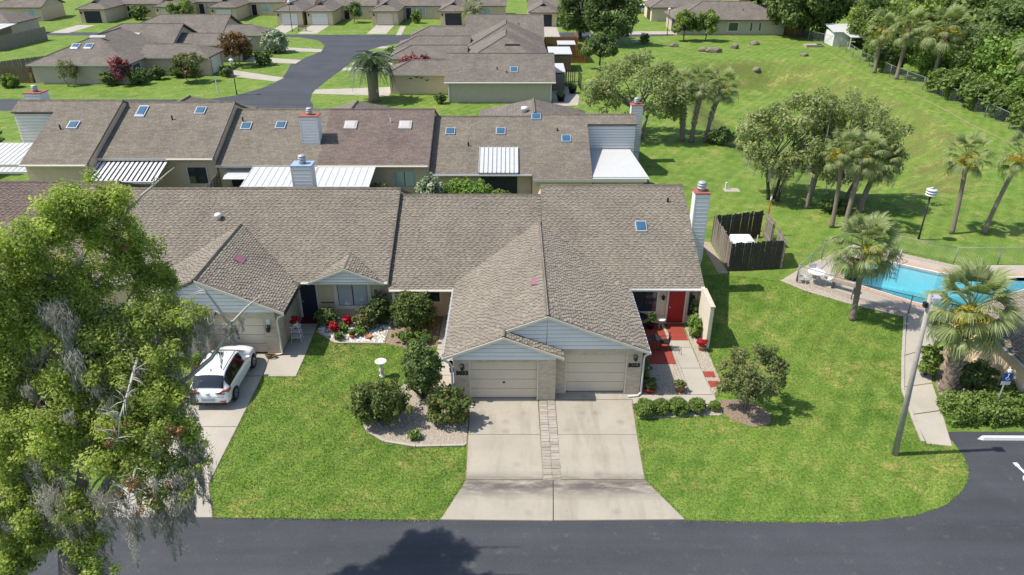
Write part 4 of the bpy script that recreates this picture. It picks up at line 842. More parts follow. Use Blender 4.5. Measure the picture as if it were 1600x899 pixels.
        MB().prism([(x - .9, y + 1.6, 3.2), (x + .9, y + 1.6, 3.2), (x, y + 1.6, 3.85)], (0, 1.2, 0)).build('gablet', 'iron', t)
        a, b = x + 2.4, (TX[i + 1] - 2.5 if i < 7 else x + 9); b = min(b, x + 9.6); wb = max(a + 1.5, b)
        one('wall', 'stucco_grey' if i % 2 else 'stucco', t, x - 2.6, wb, y + 8.05, y + 17, 0, 2.4); hip(t, x - 2.6, wb, y + 8.1, y + 17, 2.5, .4, 'roof_far', 'x', 'gg', .25)
        if wb - a > 4: window(t, 'S', y + 8.05, a + 2.6, a + 4.2, .8, 2.0, 2, 'curtain', 'white'); door(t, 'S', y + 8.05, a + .5, a + 1.5, 2.1, 'bluedoor' if i % 2 else 'dark')
        wall_lamp(t, x - 2.0, y, 1.8, 1.4)
    t = thing('street_house', 'far-street house cut by the left edge behind the grey fence', 'house', (-95, 150, 0), GT)
    one('wall', 'stucco', t, -100, -90.5, 150, 158, 0, 2.4); hip(t, -100, -90.5, 150, 158, 2.5, .42, 'roof_far', 'x', 'hg'); window(t, 'S', 150, -93, -91.5, .8, 2, 2, 'curtain', 'white')
    t = thing('court_house', 'house with white patio roof at left edge behind the grey fence', 'house', (-86, 128, 0), G)
    one('wall', 'stucco_grey', t, -96, -83, 128, 136, 0, 2.4); hip(t, -96, -83, 128, 136, 2.5, .42, 'roof_far', 'x', 'gh'); patio_roof(t, -92, -81.5, 121.5, 127.5, 2.3, 2.6, 8)
    # right far cluster
    GR = 'houses beyond the field'
    t = thing('long_house', 'long taupe house with hip roof beyond the green field', 'house', (37, 132.6, 0), GR)
    one('wall', 'stucco_grey', t, 28.4, 46.8, 132.8, 143, 0, 2.45); hip(t, 28.4, 46.8, 132.8, 143, 2.55, .42, 'roof_far', 'x', 'hh', .5)
    window(t, 'S', 132.8, 37.2, 38.8, .7, 2.0, 1, 'glass', 'white')
    for x in (40.9, 42.4): window(t, 'S', 132.8, x, x + .35, .7, 2.0, 1, 'glass', 'white', .08)
    garage_door(t, 'W', 28.4, 134, 137.5, 2.1, 'screen', -.06, False); pipe(t, 40, 135.2, 3.6, .4)
    t = thing('garage_house', 'house with cream garage wall left of the long taupe house', 'house', (31, 149, 0), GR)
    one('wall', 'stucco_yellow', t, 26.8, 40, 149.5, 158, 0, 2.45); hip(t, 26.8, 40, 149.5, 158, 2.55, .42, 'roof_far', 'x', 'hg'); garage_door(t, 'W', 26.8, 151, 154.5, 2.1, 'screen', -.06, False)
    t = thing('garage_house', 'farthest house behind the red parked car', 'house', (33, 166, 0), GR)
    one('wall', 'stucco', t, 29, 44, 165, 174, 0, 2.45); hip(t, 29, 44, 165, 174, 2.55, .42, 'roof_far', 'x', 'hg'); window(t, 'S', 165, 30.5, 32, .8, 2, 2)
    t = thing('grey_house', 'pale blue house half hidden by the woods at top right', 'house', (83, 158, 0))
    one('wall', 'siding', t, 76, 96, 158, 168, 0, 2.8); hip(t, 76, 96, 158, 168, 2.9, .42, 'roof_red', 'x', 'hh'); window(t, 'S', 158, 83.6, 85.2, .9, 2.1, 2, 'glass', 'white')
far_houses()

# ------------------------------------------------------------------ vegetation
def unit(v): return v / np.maximum(1e-6, np.linalg.norm(v, axis=-1, keepdims=True))
def leaves(name, blobs, per, size, mat, parent, seed=0, aspect=1.9, shell_=.45, up=.35, tvar=.22, flat=1.):
    """many small leaf faces spread through the clumps (x, y, z, r); tint varies by clump and by leaf"""
    rg = np.random.default_rng(seed); B = np.array(blobs, float); w = B[:, 3] ** 2; n = int(per)
    idx = rg.choice(len(B), n, p=w / w.sum()); d = unit(rg.normal(size=(n, 3))); r = B[idx, 3] * (shell_ + (1 - shell_) * rg.random(n) ** .6) * rg.normal(1, .1, n)
    d2 = d.copy(); d2[:, 2] *= flat; P = B[idx, :3] + d2 * r[:, None]
    nrm = unit(d * .75 + rg.normal(size=(n, 3)) * .55 + np.array([0, 0, up])); t = unit(np.cross(nrm, rg.normal(size=(n, 3)))); b = np.cross(nrm, t)
    s = size * rg.uniform(.6, 1.35, n); L = (s * aspect * .5)[:, None] * t; Wd = (s * .5)[:, None] * b; lift = nrm * (s * .12)[:, None]
    Q = np.stack([P - L, P - Wd + lift, P + L, P + Wd + lift], 1)
    bt = rg.normal(0, tvar, len(B)); tint = np.clip(.45 + bt[idx] + rg.normal(0, .2, n), 0, 1)
    return np_mesh(name, Q, 4, mat, parent, tint)
def ellipsoid_blobs(cx, cy, cz, rx, ry, rz, n, rb, seed, lo=.45, zmin=-.6):
    rg = np.random.default_rng(seed); out = []
    while len(out) < n:
        d = unit(rg.normal(size=3))
        if d[2] < zmin: continue
        k = rg.uniform(lo, 1.) ** .5; f = rg.uniform(.65, 1.25)
        out.append((cx + d[0] * rx * k, cy + d[1] * ry * k, cz + d[2] * rz * k, rb * f))
    return out
def limbs(mb, base, tips, r0, seed, fork=.35, sides=6, bend=.25):
    rg = random.Random(seed); base = Vector(base)
    for tp in tips:
        tp = Vector(tp); m = base.lerp(tp, .5) + Vector((rg.uniform(-1, 1), rg.uniform(-1, 1), rg.uniform(0, .6))) * (tp - base).length * bend * .5
        q = base.lerp(tp, .25) * .6 + m * .4; q = base.lerp(m, .5)
        mb.tube([base, q, m, m.lerp(tp, .6), tp], [r0, r0 * .8, r0 * .55, r0 * .33, r0 * .12], sides)
def tree(name, label, cat, x, y, h, rx, ry, nb, rb, nl, ls, leafm, barkm, seed, trunks=1, tr=.16, cz=.62, rzf=.42, group=None, lean=(0, 0), moss=0, z=0., zmin=-.6, tvar=.22, spread=.35):
    t = thing(name, label, cat, (x, y, z), group); rg = random.Random(seed)
    bl = ellipsoid_blobs(lean[0], lean[1], h * cz, rx, ry, h * rzf, nb, rb, seed, zmin=zmin)
    mb = MB(); tips = [b[:3] for b in bl if rg.random() < min(1, 26 / nb)]
    for k in range(trunks):
        a = 6.28 * k / trunks + seed; off = spread * (trunks > 1); f = Vector((lean[0] * .35 + math.cos(a) * off * 2.6, lean[1] * .35 + math.sin(a) * off * 2.6, h * .34))
        b0 = Vector((math.cos(a) * off, math.sin(a) * off, -.05)); mb.tube([b0, b0.lerp(f, .12) , b0.lerp(f, .55) + Vector((rg.uniform(-.1, .1), rg.uniform(-.1, .1), 0)), f], [tr * 1.35, tr, tr * .85, tr * .7], 8)
        limbs(mb, f, tips[k::trunks], tr * .55, seed + k)
    o = mb.build('trunk', barkm, None, True, uv=False); o.parent = t
    c = leaves('crown', bl, nl, ls, leafm, t, seed, tvar=tvar)
    if moss: strands('moss', [(b[0], b[1], b[2] - b[3] * .4, b[3]) for b in bl if b[2] < h * cz], moss, t, seed)
    return t
def strands(name, spots, n, parent, seed, lmin=.5, lmax=1.6, w=.1, mat='moss', k=150):
    """spanish moss: each hank a tapering column of short tangled fibres hanging from the clump"""
    rg = np.random.default_rng(seed); S = np.array(spots); i = rg.integers(0, len(S), n); d = unit(rg.normal(size=(n, 3))); P = S[i, :3] + d * S[i, 3:4] * rg.random((n, 1)); Q = []; T = []
    for p in P:
        L = rg.uniform(lmin, lmax); u = rg.random(k) ** 1.2; sway = rg.normal(0, .12, 2)
        c = np.stack([p[0] + sway[0] * u * u * L, p[1] + sway[1] * u * u * L, p[2] - u * L], 1) + rg.normal(0, 1, (k, 3)) * (w * (1.05 - u) * np.array([[1, 1, .6]]).T).T
        t = unit(np.stack([rg.normal(0, .45, k), rg.normal(0, .45, k), -np.ones(k)], 1)) * rg.uniform(.05, .12, k)[:, None]; b = unit(np.cross(t, rg.normal(size=(k, 3)))) * rg.uniform(.006, .012, k)[:, None]
        Q.append(np.stack([c - t, c + b, c + t, c - b], 1)); T.append(np.clip(rg.normal(.5, .25, k) + rg.normal(0, .15), 0, 1))
    o = np_mesh(name, np.concatenate(Q), 4, mat, parent, np.concatenate(T)); o['kind'] = 'stuff'; return o
def shrub(name, label, x, y, w, d, h, nl, ls, leafm, seed, group=None, cat='shrub', z=.0, nb=26, rb=.22, flat=1., zmin=-.8, tvar=.18):
    t = thing(name, label, cat, (x, y, z), group)
    bl = ellipsoid_blobs(0, 0, h * .5, w / 2 * .86, d / 2 * .86, h * .42, nb, rb * min(w, h), seed, .5, zmin)
    rg_ = np.random.default_rng(seed + 3)
    if name != 'clipped_bush':
        for _ in range(16): d_ = unit(rg_.normal(size=3)); d_[2] = abs(d_[2]); k_ = rg_.uniform(1.0, 1.25); bl.append((d_[0] * w / 2 * k_, d_[1] * d / 2 * k_, h * .5 + d_[2] * h * .5 * k_, rb * min(w, h) * rg_.uniform(.25, .55)))
    mb = MB(); limbs(mb, (0, 0, -.03), [b[:3] for b in bl[:8]], .03 * max(1, h * .8), seed, sides=5); o = mb.build('stem', 'bark_dark', None, True, uv=False); o.parent = t
    leaves('foliage', bl, nl, ls, leafm, t, seed, tvar=tvar, flat=flat)
    return t
def clone(src, label, loc, rz=0., sc=1., group=None):
    c = copy_tree(src); c.location = loc; c.rotation_euler[2] = rz; c.scale = (sc, sc, sc) if not isinstance(sc, tuple) else sc; c['label'] = label
    if group: c['group'] = group
    return c

# palms ------------------------------------------------------------
def fan_mesh(name, mat, seed, droop, L=1.0, R_=.78, n=34, open_=2.6):
    """sabal frond: petiole along +x, then a fan of narrow folded leaflets, tips hanging"""
    rg = np.random.default_rng(seed); Q = []; T = []
    def q(a, b, c, d, t): Q.append(np.array([a, b, c, d])); T.append(t)
    z0 = .0; pet = np.array([L, 0, -.18 * L * droop])
    q((0, -.02, 0), (0, .02, 0), pet + (0, .015, 0), pet - (0, .015, 0), .35); q((0, 0, -.02), (0, 0, .02), pet + (0, 0, .015), pet - (0, 0, .015), .35)
    for i in range(n):
        a = (i / (n - 1) - .5) * open_ * 2 * .62; l = R_ * (1 - .25 * abs(i / (n - 1) - .5) * 2) * rg.uniform(.85, 1.1); w = .021 * rg.uniform(.8, 1.2)
        d = np.array([math.cos(a), math.sin(a), 0]); s = np.array([-math.sin(a), math.cos(a), 0]); dr = droop * rg.uniform(.7, 1.2)
        p1 = pet + d * l * .5 + np.array([0, 0, -.10 * dr * l + .04]); p2 = pet + d * l * .8 + np.array([0, 0, -.36 * dr * l]); p3 = pet + d * l * (.98 - .12 * dr) + np.array([0, 0, -.75 * dr * l]); t = np.clip(rg.normal(.5, .22), 0, 1)
        q(pet - s * .006, pet + s * .006, p1 + s * w, p1 - s * w, t); q(p1 - s * w, p1 + s * w, p2 + s * w * .7, p2 - s * w * .7, t); q(p2 - s * w * .7, p2 + s * w * .7, p3 + s * .003, p3 - s * .003, min(1, t + .15))
    return np_mesh(name, np.array(Q), 4, mat, None, np.array(T))
FRONDS = [fan_mesh('frond', 'palmleaf', 1, .35), fan_mesh('frond', 'palmleaf', 2, .7), fan_mesh('frond', 'palmleaf', 3, 1.15), fan_mesh('dead_frond', 'palmdry', 4, 1.5, .8, .6, 18)]
def flower_mesh(seed):
    rg = np.random.default_rng(seed); Q = []; T = []
    for s in range(16):
        a = rg.normal(0, .35); L = rg.uniform(.7, 1.25); prev = np.zeros(3)
        for k in range(1, 6):
            u = k / 5; p = np.array([math.cos(a) * L * u, math.sin(a) * L * u, -.55 * L * u * u + .1 * u])
            for m in range(5):
                c = prev + (p - prev) * rg.random() + rg.normal(0, .055 * (.5 + u), 3); v = rg.normal(size=3) * .05; w = rg.normal(size=3) * .03; Q.append(np.stack([c - v, c - w, c + v, c + w])); T.append(rg.random())
            prev = p
    return np_mesh('flower_stalk', np.array(Q), 4, 'palmyellow', None, np.array(T))
FLOWER = flower_mesh(5)
for o in FRONDS + [FLOWER]: COL.objects.unlink(o)
def place(data_src, name, parent, loc, rot, sc):
    o = bpy.data.objects.new(name, data_src.data); COL.objects.link(o); o.parent = parent; o.location = loc; o.rotation_euler = rot; o.scale = (sc, sc, sc); return o
def palm(label, x, y, h, top, tr, fr, seed, nf=30, flowers=0, boots=0., dead=4, z=0., group='cabbage palms', fdir=None):
    """cabbage palm: h trunk height, top = horizontal lean of the head (dx, dy)"""
    t = thing('palm_tree', label, 'palm', (x, y, z), group); rg = random.Random(seed)
    pts = []; rad = []; n = 16
    for i in range(n + 1):
        u = i / n; k = u * u * .65 + u * .35; pts.append((top[0] * k, top[1] * k, h * u - .05)); rad.append(tr * (1.15 - .25 * min(1, u * 4)) * (1 + .05 * (i % 2)))
    mb = MB().tube(pts, rad, 12)
    o = mb.build('trunk', 'palmbark', None, True, uv=False); o.parent = t
    if boots > 0:                                   # old leaf bases criss-crossing the trunk
        bm_ = MB()
        nb_ = int(h * boots / .045)
        for i in range(nb_):
            u = (1 - boots) + boots * i / nb_; k = u * u * .65 + u * .35; a = i * 2.4; c = Vector((top[0] * k, top[1] * k, h * u)); d = Vector((math.cos(a), math.sin(a), 0)); s = Vector((-d.y, d.x, 0)); r = tr * .9; e = Vector((0, 0, rg.uniform(.22, .34))); q = rg.uniform(.1, .2)
            bm_.add([c + d * r - s * .10, c + d * r + s * .10, c + d * (r + q) + s * .04 + e, c + d * (r + q) - s * .04 + e, c + d * (r - .02) + Vector((0, 0, .12))], [(0, 1, 2, 3), (3, 2, 4), (0, 3, 4), (1, 4, 2)])
        b = bm_.build('leaf_bases', 'boot', None, uv=False); b.parent = t; b['kind'] = 'stuff'
    hd = Vector((top[0], top[1], h))
    for i in range(nf):
        u = (i + .5) / nf; el = 1.35 - 2.05 * u; a = i * 2.399 + rg.uniform(-.2, .2)
        k = 0 if u < .35 else 1 if u < .7 else 2
        place(FRONDS[k], 'frond', t, hd + Vector((math.cos(a) * .1, math.sin(a) * .1, .25 - .35 * u)), (rg.uniform(-.35, .35), -el, a), fr * rg.uniform(.85, 1.1))
    for i in range(dead): a = rg.uniform(0, 6.28); place(FRONDS[3], 'dead_frond', t, hd + Vector((math.cos(a) * .12, math.sin(a) * .12, -.2)), (rg.uniform(-.3, .3), 1.05, a), fr * rg.uniform(.6, .85))
    for i in range(flowers): a = (fdir if fdir is not None else rg.uniform(0, 6.28)) + rg.uniform(-.7, .7); place(FLOWER, 'flower_stalk', t, hd + Vector((0, 0, .1)), (0, -.1 + rg.uniform(0, .5), a), fr * rg.uniform(.75, 1.05))
    return t

def plant_all():
    GP = 'cabbage palms'
    palm('cabbage palm with bent trunk on lawn beside the pool fence', 18.45, 34.6, 4.15, (-.15, .3), .155, 1.06, 1, 42, 6, 0, 7, fdir=-.5)
    palm('thick-trunked cabbage palm by the pool house walk with yellow flower stalks', 20.2, 28.15, 4.1, (.1, .3), .30, 1.18, 2, 44, 8, .97, 5, fdir=-1.9)
    palm('left of two slender palms standing in field at right', 30.1, 46.4, 5.3, (-.1, .6), .145, .92, 3, 28, 4, 0, 3, fdir=-2.2)
    palm('right leaning slender palm in field at right edge', 32.3, 46.4, 5.3, (1.3, .6), .145, .95, 4, 28, 6, 0, 3, fdir=-2.6)
    palm('tall slim palm left of the palm trio near mossy trees', 22.3, 47.5, 5.35, (-.2, .2), .145, .88, 5, 28, 4, 0, 3, fdir=3.)
    palm('slim palm with curved trunk in middle of the trio', 22.9, 46.9, 5.2, (.5, .5), .16, .88, 6, 28, 1, 0, 3)
    palm('leaning palm right of the trio near mossy trees', 25.4, 50.4, 3.6, (.9, .3), .2, .98, 7, 30, 2, 0, 6)
    palm('leftmost rough-trunked palm of three beside grey field tree', 16.2, 68.7, 5.2, (-.6, .1), .24, .85, 8, 26, 0, .9, 4)
    palm('middle rough-trunked palm of three beside grey field tree', 17.0, 68.3, 5.3, (.5, .2), .22, 1.0, 9, 28, 0, .7, 6)
    palm('right rough-trunked palm leaning away over the field', 18.3, 68.3, 5.0, (1.1, .4), .2, 1.0, 10, 28, 1, .6, 6)
    palm('left cabbage palm of the group inside the wood edge', 49.5, 96.5, 6.2, (.2, 0), .24, 1.5, 11, 30, 2, .4, 10)
    palm('right cabbage palm of the group inside the wood edge', 52.0, 92.5, 6.6, (.2, 0), .26, 1.75, 12, 34, 4, .4, 14)
    palm('far left cabbage palm inside the wood edge', 48.4, 100.5, 5.6, (0, 0), .24, 1.35, 13, 26, 2, .4, 8)
    palm('cabbage palm with dry skirt at right edge of the wood', 55.3, 79, 6.3, (0, 0), .28, 1.7, 14, 34, 4, .5, 16)
    palm('small palm in front of a far-street house', -7.2, 143, 3.2, (0, 0), .3, 1.4, 15, 22, 0, .5, 2)
    # feather palm on the back lawn
    t = thing('feather_palm', 'blue-green feather palm with thick trunk on the back lawn', 'palm', (-15.8, 84.8, 0))
    o = MB().lathe((0, 0, -.05), [(.75, 0), (.62, .5), (.6, 1.6), (.64, 2.6), (.68, 3.2), (.5, 3.7)], 14).build('trunk', 'palmbark', None, True, uv=False); o.parent = t
    rg = np.random.default_rng(3); Q = []; T = []
    for k in range(1):
        prev = np.zeros(3)
        for i in range(1, 22):
            u = i / 21; p = np.array([2.7 * u ** .9, 0, 1.15 * math.sin(u * 2.6) - 1.9 * u ** 3]); s0 = prev; Q.append(np.stack([s0 - (0, .02, 0), s0 + (0, .02, 0), p + (0, .02, 0), p - (0, .02, 0)])); T.append(.4)
            for sgn in (-1, 1):
                for m in (0, .5):
                    c = s0 + (p - s0) * m; l = .62 * math.sin(.35 + 2.6 * u) + .1; e = c + np.array([.25 * l, sgn * l * .75, .25 * l - .55 * u * l]); w = np.array([.06, 0, 0]); Q.append(np.stack([c - w, c + w, e + w * .5, e - w * .5])); T.append(np.clip(rg.normal(.55, .2), 0, 1))
            prev = p
    fr = np_mesh('frond', np.array(Q), 4, 'pindoleaf', None, np.array(T)); COL.objects.unlink(fr)
    for i in range(70):
        u = i / 70; a = i * 2.399; place(fr, 'frond', t, (math.cos(a) * .25, math.sin(a) * .25, 3.5 - .3 * u), (random.uniform(-.2, .2), -(1.1 - 1.45 * u), a), random.uniform(.75, 1.0))
    # field trees
    tree('field_tree', 'airy grey-green tree with several trunks behind the second row end', 'tree', 12.1, 69.8, 7.6, 4.9, 3.6, 60, .85, 13000, .15, 'fieldleaf', 'bark', 21, 3, .17, .62, .40, zmin=-.75)
    G2 = 'mossy trees in the field'
    tree('mossy_tree', 'left mossy tree of the field grove with dark forked trunks', 'tree', 19.95, 53, 7.9, 3.5, 3.0, 60, .62, 10500, .12, 'fieldleaf', 'bark_dark', 22, 3, .14, .62, .40, G2, (.3, .3), 46, zmin=-.8)
    tree('mossy_tree', 'middle mossy tree of the field grove with leaning reddish trunk', 'tree', 22.0, 51.4, 8.2, 3.3, 3.0, 60, .62, 10500, .12, 'fieldleaf', 'bark', 23, 2, .15, .6, .42, G2, (.9, .8), 50, zmin=-.8)
    tree('mossy_tree', 'right mossy tree of the field grove behind the palms', 'tree', 25.2, 53.2, 7.6, 3.4, 3.0, 60, .62, 10500, .12, 'fieldleaf', 'bark', 24, 2, .14, .58, .42, G2, (.6, 0), 40, zmin=-.8)
    G3 = 'dark trees by the far lane'
    d1 = tree('dark_tree', 'left of two dark green trees by the far lane', 'tree', 11.4, 128.6, 9.8, 4.0, 3.6, 46, 1.25, 13000, .26, 'darkleaf', 'bark_dark', 25, 1, .3, .58, .46, G3, zmin=-.9)
    clone(d1, 'right of two dark green trees by the far lane', (15.6, 122.6, 0), 2.2, (1.0, .95, .9))
    tree('dark_tree', 'small round tree left of the airy grey-green tree', 'tree', 12.0, 103.2, 4.6, 2.1, 2.0, 24, .7, 4500, .2, 'darkleaf', 'bark_dark', 26, 1, .14, .66, .34)
    y1 = tree('young_tree', 'left of two young trees in front of the long taupe house', 'tree', 28.3, 126.4, 4.7, 1.7, 1.6, 24, .62, 4200, .2, 'forestleaf', 'bark_dark', 27, 1, .1, .62, .4, 'young trees by the long house')
    clone(y1, 'right of two young trees in front of the long taupe house', (31.9, 126.4, 0), 2., 1.)
    shrub('shrub', 'lone spiky shrub near the dark trees on far lawn', 21.4, 124, 1.6, 1.5, 1.5, 900, .16, 'shrubleaf', 30)
    # wood on the right
    G4 = 'trees of the wood at right'
    w1 = tree('wood_tree', 'big dark tree beside the small metal shed', 'tree', 49.5, 131, 11.5, 6.0, 5, 60, 1.7, 15000, .34, 'darkleaf', 'bark_dark', 41, 1, .3, .56, .46, G4, zmin=-.95)
    w2 = tree('wood_tree', 'broad tree of the wood behind the cabbage palm group', 'tree', 60, 106, 11.5, 6.5, 6, 64, 1.7, 16000, .36, 'forestleaf', 'bark_dark', 42, 1, .3, .52, .48, G4, zmin=-.95)
    w3 = tree('wood_tree', 'bright green low tree at the fence right of the palms', 'tree', 56, 84.5, 7.0, 3.8, 4, 40, 1.25, 10000, .24, 'limeleaf', 'bark_dark', 43, 1, .2, .5, .5, G4, zmin=-.95)
    spots = [(w2, 'wood tree just right of the pale blue house', (68, 128, 0), 1., 1.05), (w2, 'tall wood tree at the top right corner', (84, 118, 0), 2.1, 1.25), (w1, 'dark wood tree behind the small metal shed', (60.5, 131, 0), 1.4, .8), (w1, 'dark wood tree right of the wood palms', (61, 94, 0), .4, .85),
             (w2, 'wood tree above the bright green low tree', (69, 101, 0), 3.0, 1.0), (w2, 'wood tree in the top row near the right corner', (76, 140, 0), 4.0, 1.1), (w1, 'dark wood tree at the right edge behind the skirted palm', (66, 86, 0), 5.2, .95), (w2, 'wood tree at right edge below the corner', (76, 92, 0), 1.7, 1.1),
             (w3, 'green low tree at the fence near right edge', (54.5, 75.5, 0), 2.4, .8), (w3, 'low tree between the wood palms', (53.8, 97, 0), 4.4, .62), (w1, 'dark low tree filling behind the wood fence', (56.5, 90, 0), 3.3, .62), (w2, 'wood tree behind the shed roof', (57, 121, 0), 5.6, .62), (w2, 'wood tree farthest back at top right', (92, 150, 0), .9, 1.2),
             (w1, 'dark wood tree left of the top right corner', (100, 128, 0), 1.9, 1.2), (w3, 'low green tree hugging the fence below the skirted palm', (53.3, 70.5, 0), .7, .7), (w2, 'wood tree behind the pale blue house', (104, 168, 0), 2.7, 1.25), (w1, 'tree left of the pale blue house at top', (66, 168, 0), 3.7, 1.05), (w2, 'tree at top edge behind the long house fence', (54, 172, 0), 4.7, 1.0)]
    for s, lab, loc, rz, sc in spots: clone(s, lab, loc, rz, sc)
    rg = random.Random(5); sh = None
    lows = [(51.2, 72), (51.6, 77), (51.3, 81), (51.4, 85.5), (51, 88.6), (50.6, 101.5), (50.9, 105), (51.8, 109), (53.5, 112), (56, 116.5), (46.5, 138), (50, 141)]
    names = ['first', 'second', 'third', 'fourth', 'fifth', 'sixth', 'seventh', 'eighth', 'ninth', 'tenth', 'eleventh', 'twelfth']
    for i, (x, y) in enumerate(lows):
        lab = names[i] + ' undergrowth bush along the wood fence, counted from the right edge'
        if sh is None: sh = shrub('undergrowth_bush', lab, x, y, 3.6, 3.4, 2.8, 4200, .24, 'forestleaf', 44, 'undergrowth along the wood fence')
        else: clone(sh, lab, (x, y, 0), rg.uniform(0, 6), rg.uniform(.75, 1.15))
    # garden planting near the front row
    shrub('shrub', 'big rounded dark shrub in the gravel bed', -5.75, 25.8, 2.5, 2.1, 1.95, 9500, .075, 'shrubleaf', 51, nb=60, rb=.17)
    shrub('shrub', 'tall upright shrub between birdbath and garage', -4.05, 27.5, 1.7, 1.7, 3.2, 7500, .075, 'darkleaf', 52, nb=60, rb=.2)
    shrub('shrub', 'spreading shrub with reddish twigs at the drive edge', -2.75, 25.65, 1.9, 1.5, 1.65, 5600, .075, 'shrubleaf', 53, nb=46, rb=.16)
    shrub('shrub', 'tiny low plant at the front of the gravel bed', -4.1, 24.6, .6, .5, .4, 500, .06, 'hedgeleaf', 54)
    shrub('shrub', 'bright small plant beside the garage corner', -2.75, 27.7, .45, .45, .6, 400, .06, 'limeleaf', 55)
    shrub('shrub', 'leafy green shrub filling the dark porch front', -5.15, 33.3, 2.1, 1.7, 2.4, 7000, .09, 'shrubleaf', 56, nb=50, rb=.18)
    shrub('shrub', 'low pale-leaved planting below the porch shrub', -5.0, 32.2, 1.9, .8, .7, 2000, .08, 'hedgeleaf', 57)
    shrub('shrub', 'dark shrub at wall end right of curtained window', -7.05, 34.2, 1.1, 1.0, 1.75, 2600, .08, 'darkleaf', 58)
    shrub('shrub', 'reddish shrub below the curtained window corner', -7.75, 33.7, 1.1, .9, 1.2, 2200, .08, 'crapeleaf', 59)
    shrub('shrub', 'dark low shrub at the corner of the front walk', -9.85, 34.0, 1.0, .9, 1.0, 2200, .07, 'darkleaf', 60)
    for i, (x, y, lab) in enumerate(((-9.3, 33.1, 'red flowering plant at left end of the white rock bed'), (-8.75, 33.9, 'red flowering plant against the wall below the window'), (-7.9, 34.4, 'red flowering plant standing upright by the wall'))):
        shrub('flower', lab, x, y, .45, .4, [.75, .7, .95][i], 420, .07, 'redflower', 61 + i, cat='flower')
    shrub('shrub', 'small lime plant in the white rock bed', -7.95, 33.0, .6, .5, .5, 500, .06, 'limeleaf', 64); shrub('shrub', 'dark teal tuft at the rock bed edge', -8.95, 32.6, .6, .5, .4, 500, .06, 'darkleaf', 65)
    gb = None; labs = ['first clipped round bush next to the right driveway', 'second clipped round bush from the right driveway', 'third clipped round bush from the right driveway', 'fourth clipped round bush from the right driveway', 'smallest clipped bush at the end of the row']
    for i, (x, y, s) in enumerate(((5.85, 26.25, 1.), (6.55, 26.42, .86), (7.35, 26.42, .92), (8.2, 26.5, .85), (9.02, 26.6, .58))):
        if gb is None: gb = shrub('clipped_bush', labs[0], x, y, 1.0, .95, .78, 6500, .045, 'hedgeleaf', 66, 'clipped bushes along the walk', nb=90, rb=.17, zmin=-.9, tvar=.1)
        else: clone(gb, labs[i], (x, y, 0), i * 1.3, s)
    tree('crape_myrtle', 'small multi-stemmed crape myrtle in the mulch bed', 'tree', 10.45, 26.75, 3.0, 1.45, 1.3, 70, .25, 6000, .07, 'crapeleaf', 'bark', 67, 5, .04, .60, .44, zmin=-.6, spread=.1)
    shrub('shrub', 'green shrub against the inside of the wing wall', 9.5, 32.9, .7, .9, 1.2, 1500, .08, 'limeleaf', 68)
    shrub('shrub', 'climbing dark plant beside the red door', 9.6, 33.9, .4, .4, 1.7, 900, .07, 'darkleaf', 69)
    shrub('shrub', 'dark shrub beside the right garage wall', 6.15, 29.0, .6, 1.6, 1.3, 1800, .07, 'darkleaf', 70)
    # hedge and planting by the pool house
    h = thing('hedge', 'clipped green hedge along the parking bay', 'hedge', (21.5, 26.2, 0)); rgn = np.random.default_rng(8)
    bl = [(x, y, z, .3) for x in np.arange(-2.3, 4.2, .3) for y in (-.55, 0, .5) for z in (.3, .62)]; bl = [(a + rgn.normal(0, .07), b + rgn.normal(0, .07), c + rgn.normal(0, .04), d) for a, b, c, d in bl]
    leaves('foliage', bl, 15000, .075, 'hedgeleaf', h, 9, tvar=.12); q = MB()
    for k in range(14): q.tube([(-2.2 + k * .47, 0, -.05), (-2.2 + k * .47 + .05, .1, .6)], .025, 5)
    q = q.build('stems', 'bark_dark', None, uv=False); q.parent = h
    shrub('shrub', 'tall leafy shrub left of the thick palm trunk', 19.75, 29.3, .9, .9, 1.7, 2600, .09, 'hedgeleaf', 71); shrub('shrub', 'dark shrub right of the thick palm trunk', 21.5, 28.3, 1.5, 1.1, 1.3, 3200, .09, 'darkleaf', 72); shrub('shrub', 'sprawling dark shrub behind the hedge', 22.3, 27.5, 1.3, 1.0, .9, 2200, .09, 'hedgeleaf', 73)
    # behind the middle ridge and in the back court
    shrub('shrub', 'pale flowering shrub behind the middle townhouse ridge', -5.9, 50.2, 1.8, 1.6, 2.7, 3600, .13, 'whiteflower', 74); shrub('shrub', 'broad green shrub behind the middle townhouse ridge', -3.3, 50.6, 3.4, 1.8, 2.3, 6000, .13, 'limeleaf', 75, nb=40); shrub('shrub', 'dark shrub under the red-brown roof window', -9.8, 51.6, 1.6, 1.2, 1.6, 2000, .13, 'shrubleaf', 76); shrub('shrub', 'low green shrub behind the ridge below the black screen', -.9, 50.4, 2.2, 1.2, 1.6, 2200, .12, 'hedgeleaf', 77)
    b1 = shrub('shrub', 'rounded shrub left of the pink tree by the court house', -50.2, 93.0, 2.0, 1.8, 1.5, 1700, .16, 'darkleaf', 78, 'rounded shrubs of the back court')
